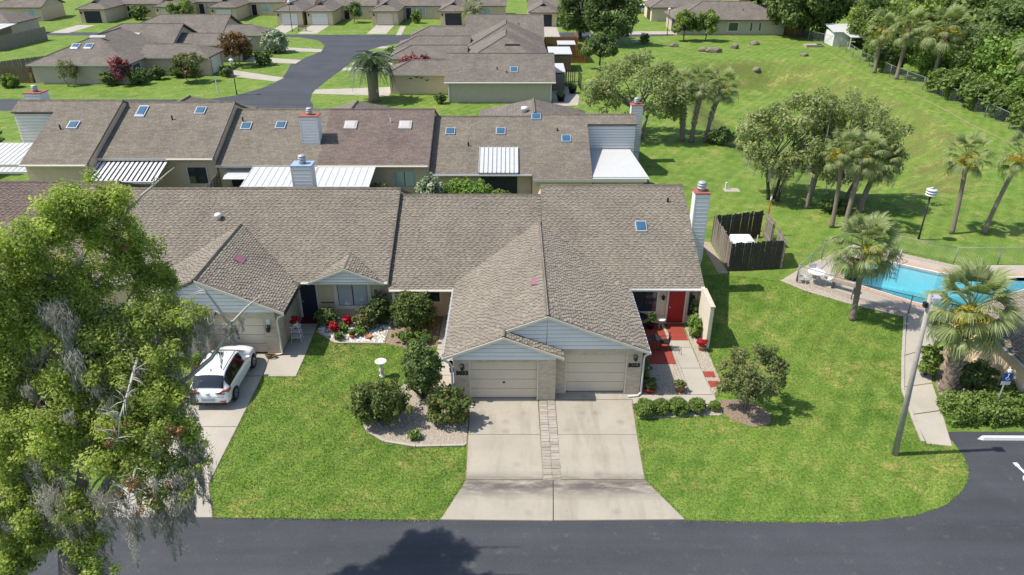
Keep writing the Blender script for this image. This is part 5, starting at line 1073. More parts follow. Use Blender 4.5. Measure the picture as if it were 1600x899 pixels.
    for lab, x, y, s in (('rounded shrub right of the pink tree by the court house', -46.6, 93.6, 1.15), ('rounded shrub at inner corner of the left court house', -45.6, 96.6, 1.), ('rounded shrub midway along the left garage wing', -43.6, 97.6, .9), ('rounded shrub near the left garage wing end', -41.8, 97.8, .9), ('flat shrub beside the left garage drive', -37.4, 98.2, .9), ('broad shrub in front of the second left garage', -34.6, 106.0, 1.25), ('dark shrub on lawn of the far-left street house', -72.5, 152, 1.7), ('round shrub on the right court lawn by the pink bush', -17.2, 109, 1.2), ('shrub at the corner of the right court house', -8.1, 83.6, .7), ('dark shrub before the second far-street house', -62.0, 150, 1.2), ('dark bush at far left edge behind the second row', -46.5, 63.5, 1.5), ('green bush at left edge beside white porch roof', -44.2, 58.8, 1.7)): clone(b1, lab, (x, y, 0), x, s)
    tree('small_tree', 'thin bare-stemmed small tree against the left court wall', 'tree', -55.0, 93.0, 3.0, 1.1, 1.0, 16, .45, 900, .14, 'crapeleaf', 'bark', 80, 3, .06)
    tree('small_tree', 'pink flowering small tree by the left court house', 'tree', -48.4, 93.1, 3.2, 1.15, 1.1, 22, .5, 2600, .15, 'pinkleaf', 'bark', 81, 2, .06)
    tree('small_tree', 'olive small tree in front of the left garage wing', 'tree', -40.6, 94.9, 3.3, 1.7, 1.6, 26, .6, 3200, .16, 'crapeleaf', 'bark', 82, 2, .07)
    tree('small_tree', 'rusty flowering tree between the left court garages', 'tree', -38.2, 105.2, 4.2, 2.2, 2.0, 30, .7, 3800, .18, 'rustleaf', 'bark', 83, 2, .08)
    shrub('shrub', 'pink flowering bush in front of second right court wing', -12.3, 96.6, 4.6, 1.8, 2.9, 4200, .16, 'pinkleaf', 84, nb=40); shrub('shrub', 'pale flowering palm-like bush left of the junction', -36.0, 116, 3.6, 3.2, 3.0, 3600, .2, 'whiteflower', 85); shrub('shrub', 'pink bush in front of the farthest right court wing', -13.5, 113.9, 4.5, 1.4, 2.3, 2600, .17, 'pinkleaf', 86, nb=34)
    tree('small_tree', 'green tree between two far-street garages', 'tree', -60.5, 142.5, 4.6, 2.2, 2, 24, .7, 3000, .22, 'forestleaf', 'bark', 87, 1, .1); tree('small_tree', 'dark leafy tree beside the white far-street garage', 'tree', -30.0, 147.5, 3.2, 1.6, 1.5, 18, .6, 1800, .2, 'darkleaf', 'bark', 88, 1, .08)
    b2 = shrub('shrub', 'young leafy plant by the far-street garage centre', -18.0, 147, 1.8, 1.6, 2.2, 1200, .2, 'forestleaf', 89)
    shrub('spiky_plant', 'spiky green plant by the dark fence at left edge', -61.6, 91.8, 1.8, 1.6, 1.5, 1000, .22, 'hedgeleaf', 90, cat='plant')
    shrub('shrub', 'low dark undergrowth below the mossy trees', 23.6, 50.3, 2.6, 1.4, .9, 2400, .12, 'darkleaf', 91); shrub('shrub', 'dark bush at the foot of the three rough palms', 19.6, 67.8, 2.6, 1.8, 1.4, 2200, .14, 'darkleaf', 92)

def oak():
    """the mossy live oak that fills the left of the view; the crown leans right over the street"""
    bx, by = -11.9, 13.5
    t = thing('live_oak', 'big mossy live oak filling the left foreground', 'tree', (bx, by, 0)); rg = np.random.default_rng(77)
    S = [ # main clump centres (x, y, z, r)
        (-11.6, 17.2, 12.7, .7), (-10.3, 18.0, 13.1, .55), (-10.7, 17.9, 13.3, .7), (-11.2, 17.6, 13.2, .8), (-10.5, 18.2, 12.5, .75), (-11.3, 17.9, 12.5, .9), (-10.4, 18.4, 11.5, .75), (-10.0, 18.6, 10.7, .7), (-10.8, 18.2, 11.5, .9), (-9.7, 18.4, 10.4, .45), (-10.4, 18.2, 10.7, .8), (-12.3, 16.6, 12.2, .9),
        (-11.6, 16.8, 12.5, .9), (-12.5, 16.4, 11.4, 1.0), (-11.7, 16.8, 11.4, 1.0), (-11.1, 17.2, 11.0, .9), (-12.9, 16.4, 12.3, 1.0), (-13.5, 16.2, 11.0, 1.2), (-12.4, 16.2, 10.4, 1.1), (-11.4, 16.4, 10.3, 1.0), (-10.5, 16.6, 10.4, .9), (-9.7, 16.9, 10.4, .8), (-8.9, 17.0, 10.4, .6),
        (-8.3, 17.0, 10.3, .35), (-8.8, 16.9, 9.9, .5), (-12.9, 15.9, 9.3, 1.1), (-11.9, 15.9, 9.3, 1.1), (-10.9, 16.0, 9.4, .9), (-10.1, 16.2, 9.7, .9), (-9.3, 16.4, 9.7, .7), (-8.9, 16.2, 9.2, .5), (-13.8, 15.8, 9.3, 1.2), (-14.2, 15.4, 7.6, 1.2), (-12.9, 15.4, 8.2, 1.1),
        (-11.9, 15.4, 8.2, 1.1), (-11.0, 15.5, 8.4, 1.0), (-10.1, 15.7, 8.7, .9), (-9.3, 15.8, 8.8, .75), (-8.8, 15.7, 8.6, .5), (-10.2, 15.3, 7.9, .9), (-9.3, 15.3, 8.0, .8), (-8.6, 15.3, 7.9, .6), (-8.3, 15.2, 7.5, .4), (-10.9, 15.0, 7.5, .9), (-13.0, 14.9, 7.2, 1.0), (-11.9, 14.9, 7.3, .9),
        (-9.9, 14.8, 7.2, .7), (-9.1, 14.8, 7.2, .7), (-8.4, 14.8, 7.0, .5), (-8.6, 14.5, 6.5, .4), (-9.2, 14.4, 6.4, .4), (-13.0, 14.4, 6.1, .9), (-12.2, 14.4, 6.1, .8), (-11.2, 14.2, 6.1, .7), (-13.8, 14.4, 6.1, 1.0), (-13.2, 14.0, 5.1, .7), (-12.4, 14.0, 5.3, .6), (-11.2, 14.0, 5.1, .6), (-10.9, 13.7, 4.5, .5), (-13.6, 13.6, 4.9, .9), (-12.8, 13.6, 4.7, .5)]
    S = np.array(S); S[:, 0] -= bx; S[:, 1] -= by
    bl = []
    for c in S:
        for k in range(12):
            d = unit(rg.normal(size=3)); d[2] *= .8; q = c[:3] + d * c[3] * rg.uniform(.3, 1.); bl.append((q[0], q[1], q[2], c[3] * rg.uniform(.24, .5)))
    leaves('crown', bl, 165000, .048, 'oakleaf', t, 5, 2.0, .2, .7, .22)
    O4 = np.array([bx, by, 0, 0]); leaves('dead_leaves', [tuple(np.array(q) - O4) for q in [(a + rg.normal(0, .22), b + rg.normal(0, .1), c + rg.normal(0, .22), rg.uniform(.05, .14)) for a, b, c in ((-9.75, 14.5, 8.3), (-9.5, 13.95, 7.3), (-8.75, 14.7, 8.05), (-9.1, 14.0, 7.0), (-10.2, 17.6, 12.0)) for _ in range(6)]], 700, .045, 'rustleaf', t, 9)
    mb = MB(); mb.tube([(0, 0, -.1), (.05, .05, .6), (.1, .1, 2.2), (.05, .3, 3.6), (.15, .6, 4.8)], [.52, .38, .32, .29, .26], 12)
    f = Vector((.15, .6, 4.8)); mains = [(-.6, 2.4, 9.0), (.9, 3.4, 9.4), (1.7, 1.8, 7.2), (-1.2, 1.6, 7.4)]
    for k, mpt in enumerate(mains):
        mpt = Vector(mpt); mid = f.lerp(mpt, .5) + Vector((.2, -.1, .3)); mb.tube([f, mid, mpt], [.17, .13, .09], 8)
        near = sorted(range(len(S)), key=lambda i: (Vector(S[i, :3]) - mpt).length)[:18]; limbs(mb, mpt, [S[i, :3] for i in near], .055, k)
    for c in S: limbs(mb, Vector(c[:3]), [b[:3] for b in bl if (Vector(b[:3]) - Vector(c[:3])).length < c[3]][:6], .035, int(c[0] * 10) + 50, sides=4)
    o = mb.build('trunk', 'bark', None, True, uv=False); o.parent = t
    # bare grey branches that poke out of the crown
    def bare(pts, r, twigs, seed):
        m = MB(); pts = [Vector(p) - Vector((bx, by, 0)) for p in pts]; k = len(pts); m.tube(pts, [r * (1 - .8 * i / (k - 1)) for i in range(k)], 6); g = random.Random(seed)
        for i in range(twigs):
            j = g.randrange(1, k); p = pts[j - 1].lerp(pts[j], g.random()); e = p + Vector((g.uniform(-.5, .5), g.uniform(-.25, .25), g.uniform(-.35, .45))); m.tube([p, p.lerp(e, .5) + Vector((0, 0, .05)), e], [r * .35, r * .25, r * .08], 4)
        q = m.build('bare_branch', 'deadwood', None, True, uv=False); q.parent = t
    bare([(-10.5, 18.1, 12.4), (-10.16, 18.2, 12.81), (-9.68, 18.2, 13.25), (-9.32, 18.2, 13.52), (-8.88, 18.2, 13.86), (-8.68, 18.2, 14.0)], .05, 2, 1); bare([(-9.35, 18.2, 13.48), (-9.2, 18.2, 13.83)], .025, 1, 8)
    bare([(-9.4, 16.3, 8.3), (-8.78, 16.6, 8.61), (-8.15, 16.8, 9.09), (-7.78, 17, 9.58), (-7.53, 17.1, 10.02), (-7.05, 17.1, 10.51), (-6.57, 17.1, 10.9)], .075, 7, 2); bare([(-7.59, 17.1, 9.88), (-7.77, 17, 10.57), (-7.91, 16.9, 11.01), (-7.97, 16.8, 11.34)], .045, 5, 3); bare([(-7.73, 17, 9.88), (-8.18, 16.9, 9.84), (-8.52, 16.7, 9.66)], .035, 4, 4)
    bare([(-11.16, 17, 11.79), (-10.82, 16.7, 12.15), (-10.63, 16.6, 12.42)], .05, 4, 7); bare([(-9.6, 15.9, 9.68), (-9.51, 15.0, 9.3), (-9.65, 14.6, 8.8), (-9.75, 14.4, 8.2)], .045, 34, 5); bare([(-9.54, 14.6, 7.43), (-9.6, 14.0, 6.9), (-9.75, 13.8, 6.3)], .04, 30, 6)
    sp = [(c[0], c[1], c[2] - c[3] * .3, c[3] * .9) for c in S if c[2] < 10.6]
    strands('moss', sp, 330, t, 3, .4, 1.3, .10, k=170)
    O = np.array([bx, by, 0, 0]); strands('moss', [tuple(np.array(q) - O) for q in ((-9.2, 14.3, 6.1, .35), (-9.8, 14.1, 6.0, .35), (-8.5, 14.4, 6.4, .25), (-10.3, 14.2, 6.6, .4), (-9.0, 14.2, 5.8, .3), (-11.5, 14.0, 6.9, .5), (-11.0, 15.3, 10.2, .5), (-11.3, 15.9, 11.0, .4))], 46, t, 4, .6, 1.4, .12, k=260)
    strands('moss', [tuple(np.array(q) - O) for q in ((-8.0, 16.9, 9.3, .2), (-7.6, 17.05, 9.9, .2), (-7.3, 17.1, 10.2, .15))], 12, t, 6, .2, .5, .05, k=80)
plant_all()
oak()

# ------------------------------------------------------------------ grass blades on the nearer lawns
def lawn_blades():
    rg = np.random.default_rng(4)
    L1 = [(-11.0, 20.05), (-11.75, 21.9), (-11.88, 29.15), (-10.28, 29.15), (-10.3, 33.3), (-9.1, 32.2), (-6.5, 32.1), (-5.2, 31.6), (-3.8, 31.8), (-3.7, 29.2), (-4.8, 29.05), (-5.65, 27.65), (-6.8, 26.95), (-6.7, 25.9), (-6.2, 25.0), (-5.35, 24.35), (-4, 24.02), (-1.95, 24.1), (-1.85, 22.1), (-2.65, 19.93)]
    L2 = [(5.25, 22.1), (5.5, 25.9), (9.25, 26.15), (9.55, 25.85), (10.4, 25.3), (11.25, 25.55), (11.5, 26.2), (11.1, 27.0), (10.4, 27.4), (9.4, 27.6), (9.9, 28.6), (10.0, 40), (13, 40), (16.05, 39.2), (17.1, 37.9), (19.05, 36.3), (21.4, 34.85), (19.4, 30.9), (18.05, 28.1), (17.45, 25.7), (17.15, 24.3), (18.3, 23.95)] + [(x - .02, y - .0) for x, y in CORNER[2:]] + [(6.4, 19.93)]
    L3 = [(-20, 20.05), (-15.85, 20.05), (-14.98, 21.9), (-15, 30.3), (-20, 30.3)]
    for nm, poly, dens, hh in (('lawn_grass', L1, 620, .05), ('lawn_grass', L2, 420, .05), ('lawn_grass', L3, 150, .05)):
        P = np.array(poly); lo, hi = P.min(0), P.max(0); n = int((hi - lo).prod() * dens); q = rg.uniform(lo, hi, (n, 2)); q = q[inpoly(q[:, 0], q[:, 1], poly)]
        # thicker, longer fringe along the edges
        e = []
        for a, b in zip(poly, poly[1:] + poly[:1]):
            a, b = np.array(a), np.array(b); k = int(np.linalg.norm(b - a) * 60); e.append(a + (b - a) * rg.random((k, 1)) + rg.normal(0, .035, (k, 2)))
        ed = np.concatenate(e); allp = np.concatenate([q, ed]); h = np.concatenate([rg.uniform(.5, 1.2, len(q)) * hh, rg.uniform(.7, 1.5, len(ed)) * hh]); n = len(allp)
        a = rg.uniform(0, 6.28, n); u = np.stack([np.cos(a), np.sin(a), a * 0], 1); ln = rg.normal(0, .6, (n, 2)) * h[:, None]; b0 = np.concatenate([allp, np.zeros((n, 1))], 1); tip = np.concatenate([allp + ln, h[:, None]], 1); w = rg.uniform(.008, .02, n)[:, None]
        o = np_mesh(nm, np.stack([b0 - u * w, b0 + u * w, tip], 1), 3, 'blade', None, rg.random(n)); o['kind'] = 'stuff'
lawn_blades()

# ------------------------------------------------------------------ vehicles
def car(label, loc, rz, paint, length=4.3, detail=True, group=None):
    t = thing('parked_car', label, 'car', loc, group, rz); s = length / 4.3
    # stations: y, sill z, belt z, roof z, half widths at sill / belt / roof  (y = 0 rear bumper)
    ST = [(0.0, .42, .60, .64, .55, .66, .50), (.05, .30, .74, .80, .78, .82, .62), (.16, .26, .92, 1.02, .86, .89, .66), (.34, .25, .96, 1.26, .88, .91, .66), (.58, .25, .97, 1.50, .89, .92, .64), (.86, .25, .97, 1.60, .90, .925, .64), (1.5, .25, .96, 1.645, .90, .925, .645), (2.15, .25, .95, 1.62, .90, .925, .64), (2.55, .25, .95, 1.52, .90, .92, .635), (2.95, .25, .96, 1.27, .90, .92, .65), (3.25, .25, .96, 1.06, .90, .91, .70), (3.6, .25, .90, 1.01, .89, .89, .62), (3.95, .27, .80, .92, .86, .84, .55), (4.18, .30, .68, .78, .78, .74, .48), (4.3, .40, .55, .62, .55, .55, .36)]
    def ring(a):
        y, zs, zb, zr, ws, wb, wr = a; zm = zs + (zb - zs) * .45; e = min(.05, (zr - zb) * .3)
        h = [(0, zs), (ws * .9, zs), (ws, zs + .06), (ws * 1.01, zm), (wb, zb - .05), (wb - .02, zb), (wr + (wb - wr) * .45, zb + (zr - zb) * .5), (wr + .02, zr - e), (wr - .06, zr - e * .2), (wr * .5, zr + .012), (0, zr + .016)]
        return [Vector((x, y, z)) for x, z in h]
    Rg = [ring(a) for a in ST]; k = len(Rg[0]); v = []; f = []
    for r in Rg: v += r + [Vector((-p.x, p.y, p.z)) for p in r[1:-1]]
    full = 2 * k - 2
    def vid(i, j): return i * full + (j if j < k else k + (2 * k - 2 - j) - 1)   # j runs round: 0..k-1 right side, then back down the left
    for i in range(len(Rg) - 1):
        for j in range(full): f.append((vid(i, j), vid(i, (j + 1) % full), vid(i + 1, (j + 1) % full), vid(i + 1, j)))
    f += [tuple(vid(0, j) for j in range(full))[::-1], tuple(vid(len(Rg) - 1, j) for j in range(full))]
    m = MB().add(v, f); o = m.build('body', paint, None, True, uv=False); o.parent = t; sub = o.modifiers.new('s', 'SUBSURF'); sub.levels = sub.render_levels = 2
    def patch(name, mat, i0, i1, j0, j1, off, both=True, a=(0, 1), b=(0, 1), par=None):
        """glass laid on the body surface between stations i0..i1 and ring points j0..j1, a little proud"""
        mb = MB()
        for sg in ((1, -1) if both else (1,)):
            V = []; n1, n2 = 6, 4
            for p in range(n1 + 1):
                for q in range(n2 + 1):
                    fi = i0 + a[0] + (i1 - i0 - a[0] + a[1] - 1) * p / n1; fj = j0 + b[0] + (j1 - j0 - b[0] + b[1] - 1) * q / n2; i_, j_ = min(int(fi), len(Rg) - 2), min(int(fj), k - 2); u, w = fi - i_, fj - j_
                    P = Rg[i_][j_] * (1 - u) * (1 - w) + Rg[i_ + 1][j_] * u * (1 - w) + Rg[i_][j_ + 1] * (1 - u) * w + Rg[i_ + 1][j_ + 1] * u * w
                    V.append(P)
            N = []
            for idx, P in enumerate(V):
                c = Vector((0, P.y, .9)); d = (P - c); d.y = 0 if 2.4 > P.y > .7 else (P.y - 1.6) * .35; N.append(P + d.normalized() * off)
            W_ = [Vector((sg * P.x, P.y, P.z)) for P in N]; mb.add(W_, [(p * (n2 + 1) + q, p * (n2 + 1) + q + 1, (p + 1) * (n2 + 1) + q + 1, (p + 1) * (n2 + 1) + q) for p in range(n1) for q in range(n2)])
            if name == 'side_window': x = mb.build(name, mat, None, True, uv=False); x.parent = t; mb = MB()
        if name != 'side_window': x = mb.build(name, mat, None, True, uv=False); x.parent = t
    patch('side_window', 'carglass', 3, 8, 5, 7, .012, a=(.35, .7), b=(.15, .95)); patch('rear_window', 'carglass', 2, 4, 7, 10, .018, a=(.15, .9), b=(.2, 1)); patch('windscreen', 'carglass', 8, 10, 7, 10, .018, a=(.1, .85), b=(.2, 1))
    if detail:
        for sg in (-1, 1):
            V = [(sg * .36, .015, .84), (sg * .70, .03, .80), (sg * .90, .16, .84), (sg * .935, .42, .90), (sg * .93, .44, .98), (sg * .88, .16, .985), (sg * .70, .05, .97), (sg * .38, .03, .90)]; n8 = len(V)
            q = MB().add(V + [(x * .86, y + .16, z) for x, y, z in V], [tuple(range(n8)) if sg < 0 else tuple(range(n8))[::-1]] + [(a, (a + 1) % n8, (a + 1) % n8 + n8, a + n8) for a in range(n8)]).build('tail_light', 'tail', None, uv=False); q.parent = t
            for nm, mt, bx in (('reflector', 'tail', (.50, .76, -.02, .06, .44, .48)), ('exhaust', 'black', (.5, .7, -.03, .08, .30, .35))):
                x0, x1 = sorted((sg * bx[0], sg * bx[1])); q = MB().box(x0, x1, *bx[2:]).build(nm, mt, None, uv=False); q.parent = t
            q = MB().box(sg * .98 - .09, sg * .98 + .09, 2.62, 2.78, .98, 1.12).build('wing_mirror', paint, None, bevel=.03, uv=False); q.parent = t
            q = MB().tube([(sg * .60, .75, 1.63), (sg * .61, 1.5, 1.69), (sg * .60, 2.3, 1.63)], .02, 5).build('roof_rail', 'black', None, uv=False); q.parent = t
        for nm, mt, bx in (('number_plate', 'bluegrey', (-.22, .22, -.03, .06, .50, .62)), ('plate_recess', 'metal', (-.30, .30, -.015, .05, .47, .66)), ('rear_skirt', 'black', (-.74, .74, -.015, .12, .26, .37)), ('badge', 'metal', (-.06, .06, .0, .075, .78, .86)), ('hatch_seam', 'black', (-.70, .70, .012, .06, .675, .688))):
            q = MB().box(*bx).build(nm, mt, None, uv=False); q.parent = t
        q = MB().add([(-.02, .72, 1.6), (.02, .72, 1.6), (.02, .92, 1.6), (-.02, .92, 1.6), (0, .74, 1.70)], [(0, 1, 4), (1, 2, 4), (2, 3, 4), (3, 0, 4)]).build('roof_fin', paint, None, uv=False); q.parent = t
    for y in (.82, 3.42):
        for sg in (-1, 1):
            w = MB(); n = 20
            prof = [(.20, .10), (.30, .11), (.335, .09), (.34, 0), (.335, -.09), (.30, -.11), (.20, -.10)]; V = [];
            for r, x in prof: V += [(sg * .84 + x, y + r * math.cos(6.2832 * i / n), .34 + r * math.sin(6.2832 * i / n)) for i in range(n)]
            w.add(V, [(a * n + i, a * n + (i + 1) % n, (a + 1) * n + (i + 1) % n, (a + 1) * n + i) for a in range(6) for i in range(n)]); o = w.build('wheel', 'tyre', None, True, uv=False); o.parent = t
            r = MB()
            for i in range(7):
                a = 6.2832 * i / 7; d = Vector((0, math.cos(a), math.sin(a))); sd_ = Vector((0, -math.sin(a), math.cos(a))); c = Vector((sg * .93, y, .34)); r.prism([c - sd_ * .03, c + sd_ * .03, c + d * .235 + sd_ * .045, c + d * .235 - sd_ * .045], (sg * .012, 0, 0))
            q = r.build('rim', 'rim', o, uv=False); b = MB().tube([(sg * .80, y, .34), (sg * .925, y, .34)], .225, 16).build('hub', 'black', o, uv=False)
            ar = MB(); V = []
            for i in range(13):
                a = math.pi * i / 12; V += [(sg * .905, y + .41 * math.cos(a), .33 + .41 * math.sin(a)), (sg * .912, y + .355 * math.cos(a), .33 + .355 * math.sin(a)), (sg * .86, y + .35 * math.cos(a), .33 + .35 * math.sin(a))]
            ar.add(V, [(i * 3 + e, i * 3 + e + 1, i * 3 + e + 4, i * 3 + e + 3) for i in range(12) for e in (0, 1)]); q = ar.build('wheel_arch', 'black', None, True, uv=False); q.parent = t
    t.scale = (s, s, s); return t
car('white crossover car parked on the left driveway', (-13.42, 26.55, .03), 0, 'carwhite', 4.3)
car('white car parked far away beside a red one', (25.2, 161.5, .02), R(-80), 'carwhite', 4.4, False, 'cars parked far away'); car('red car parked far away beside a white one', (23.6, 166.5, .02), R(-75), 'carred', 4.6, False, 'cars parked far away')

# ------------------------------------------------------------------ fences
def plank_fence(label, runs, h, mat, w=.14, gap=.02, top='dog', group=None, jitter=.03, rails=True):
    x, y = runs[0][0]; t = thing('wooden_fence', label, 'fence', (x, y, 0), group); rg = random.Random(int(x * 7 + y)); src = None
    for a, b in runs:
        a = Vector((*a, 0)); b = Vector((*b, 0)); d = (b - a).normalized(); L = (b - a).length; n = int(L / (w + gap)); ang = math.atan2(d.y, d.x)
        for i in range(n):
            if src is None:
                c = w * .25; poly = [(0, 0, 0), (w, 0, 0), (w, 0, h - c), (w - c, 0, h), (c, 0, h), (0, 0, h - c)] if top == 'dog' else [(0, 0, 0), (w, 0, 0), (w, 0, h), (0, 0, h)]
                src = MB().prism(poly, (0, .02, 0)).build('picket', mat, None, uv=False); p = src
            else: p = bpy.data.objects.new('picket', src.data); COL.objects.link(p)
            p.parent = t; q = a + d * (i * (w + gap)) - Vector((x, y, 0)); p.location = (q.x, q.y, 0); p.rotation_euler = (rg.uniform(-.02, .02), 0, ang); p.scale = (1, 1, 1 + rg.uniform(-jitter, jitter))
        nrm = Vector((-d.y, d.x, 0))
        if rails:
            for z in (.35, h - .35): m = MB().prism([a + nrm * .03 + Vector((0, 0, z)), a + nrm * .07 + Vector((0, 0, z)), b + nrm * .07 + Vector((0, 0, z)), b + nrm * .03 + Vector((0, 0, z))], (0, 0, .08)).build('rail', mat, t, uv=False)
            for k in range(int(L / 2.4) + 1): p = a + d * min(L, k * 2.4) + nrm * .12; MB().box(p.x - .045, p.x + .045, p.y - .045, p.y + .045, 0, h - .08).build('post', mat, t, uv=False)
    return t
plank_fence('dark stained picket enclosure round the white equipment', [((13.35, 40.55), (16.6, 40.95)), ((13.4, 45.0), (16.9, 45.9))], 1.9, 'wood_dark', .135, .012)
plank_fence('weathered grey side of the equipment enclosure facing the houses', [((13.3, 44.95), (13.3, 40.6))], 1.9, 'wood', .135, .008)
plank_fence('weathered sagging gate side of the enclosure nearest the pool', [((16.72, 41.0), (16.95, 43.2)), ((16.98, 44.0), (17.0, 45.8))], 1.85, 'wood', .135, .012, jitter=.05)
plank_fence('tan picket fence behind the front-row ridge under the striped cover', [((-25.4, 49.7), (-17.4, 49.7))], 1.95, 'wood', .14, .03); plank_fence('pale picket fence running back beside the awning window', [((-21.9, 49.8), (-22.1, 53.0))], 2.1, 'wood', .14, .02)
plank_fence('dark picket fence behind the ridge left of the metal-capped chimney', [((-17.2, 49.4), (-10.4, 49.4))], 1.75, 'wood_dark', .13, .05)
plank_fence('tall dark brown fence at the left edge beside the court house', [((-68.5, 94.2), (-60.3, 94.2))], 2.0, 'wood_brown', .3, .02, jitter=.01); plank_fence('long brown fence running back along the left court house', [((-60.4, 94.4), (-62.0, 104.5))], 1.9, 'wood_brown', .3, .02, jitter=.01); plank_fence('weathered fence slanting across far left lawn', [((-68.5, 97.5), (-62.2, 104.5))], 1.8, 'wood', .3, .02, jitter=.01)
plank_fence('grey weathered fence round the white patio roof at far left', [((-92, 116.5), (-78.6, 116.6)), ((-78.6, 116.6), (-77.3, 128))], 2.1, 'wood', .28, .02, jitter=.01)
plank_fence('red-brown fence farthest back beside the right court', [((5, 118.6), (10.2, 118.4)), ((10.2, 118.4), (10.0, 124))], 1.9, 'wood_red', .28, .02, jitter=.01); plank_fence('red-brown fence near the small white-roofed lean-to', [((8.2, 107.5), (10.6, 107.5)), ((10.6, 107.5), (10.4, 113))], 1.9, 'wood_red', .28, .02, jitter=.01); plank_fence('red-brown fence at the right end of the long taupe house', [((47.2, 133.5), (51.5, 133.2))], 1.9, 'wood_red', .28, .02, jitter=.01)
plank_fence('dark open railing beside the right court patio', [((6.7, 93.2), (8.2, 93.2)), ((8.2, 93.2), (8.3, 89.5))], 2.0, 'wood_dark', .1, .16, jitter=0)
M['fencemetal'] = plain('dull galvanised fence pipe', (.22, .235, .225), .5, .15, metal=.2)
def chain_fence(label, pts, h, step, r=.03, name='chain_link_fence', z=0.0, top=True, mt='fencemetal'):
    x, y = pts[0]; t = thing(name, label, 'fence', (x, y, z))
    for a, b in zip(pts[:-1], pts[1:]):
        a = Vector((*a, z)); b = Vector((*b, z)); L = (b - a).length; n = max(1, round(L / step))
        for k in range(n + (b == Vector((*pts[-1], z)))):
            p = a.lerp(b, k / n); MB().tube([p, p + Vector((0, 0, h + .04))], r, 7).build('post', mt, t, True)
        if top: MB().tube([a + Vector((0, 0, h)), b + Vector((0, 0, h))], r * .7, 6).build('rail', mt, t, True)
        MB().add([a + Vector((0, 0, .03)), b + Vector((0, 0, .03)), b + Vector((0, 0, h)), a + Vector((0, 0, h))], [(0, 1, 2, 3)]).build('wire_mesh', 'chain', t)
    return t
chain_fence('low chain-link fence round the far side of the pool', [(16.95, 39.1), (19.6, 42.2), (22.4, 44.5), (24.9, 43.3), (27.6, 41.5), (35.9, 41.5)], 1.1, 2.6, .035, z=.05); chain_fence('low chain-link fence along the lawn side of the pool', [(16.95, 38.95), (19.3, 36.85), (21.75, 35.2), (23.3, 34.2)], 1.1, 2.6, .03, z=.05)
chain_fence('chain-link fence along the edge of the wood', [(50.2, 64), (49.9, 73), (50.2, 82), (49.9, 90.5), (49.3, 98), (49.6, 108), (51.5, 120), (48, 131)], 1.5, 4, .04)
o = MB()
trk = [(47.2, 64), (47.1, 70), (47.0, 74.5), (47.5, 80), (47.7, 86), (47.6, 92), (47.2, 98), (47.3, 105), (47.8, 111), (48.2, 116)]
for dx in (0,):
    for (a, b) in zip(trk[:-1], trk[1:]): o.add([(a[0] + dx - .16, a[1], .012), (a[0] + dx + .16, a[1], .012), (b[0] + dx + .16, b[1], .012), (b[0] + dx - .16, b[1], .012)], [(0, 1, 2, 3)])
M['dirt'] = plain('dry track', (.20, .20, .07), .95, .3, 1.2); o = o.build('dirt_track', 'dirt'); o['kind'] = 'structure'

# ------------------------------------------------------------------ pool house
def pool_house():
    t = thing('pool_house', 'small cream pool house with shingle roof at right edge', 'house', (25, 27, 0)); x0, x1, y0, y1 = 22.75, 29, 27.1, 31.2
    MB().box(x0, x1, y0, y1, 0, 2.18).build('wall', 'stucco_yellow', t)
    rz = 2.3 + .42 * (x1 - x0 + .9) / 2; cx = (x0 + x1) / 2
    slope(t, [(x0 - .45, y0 - .5, 2.3), (x0 - .45, y1 + .5, 2.3), (cx, y1 + .5, rz), (cx, y0 - .5, rz)], 'roof', 'tab', seed=31); slope(t, [(x1 + .45, y0 - .5, 2.3), (x1 + .45, y1 + .5, 2.3), (cx + .003, y1 + .5, rz), (cx + .003, y0 - .5, rz)], 'roof')
    for y in (y0, y1 - .1): MB().prism([(x0, y, 2.182), (x1, y, 2.182), (cx, y, rz - .2)], (0, .1, 0)).build('gable', 'siding', t)
    for y in (y0 - .53, y1 + .5): MB().prism([(x0 - .47, y, 2.14), (cx, y, rz - .14), (cx, y, rz + .01), (x0 - .47, y, 2.29)], (0, .028, 0)).build('rake_board', 'white', t)
    gutter(t, [(x0 - .5, y0 - .5, 2.18), (x0 - .5, y1 + .5, 2.18)], 'metal')
    n = 12
    for i in range(n): one('siding_board', 'trim', t, x0 + .02, x0 + 3, y0 - .02, y0 - .002, .1 + i * .17, .1 + i * .17 + .16)
pool_house()

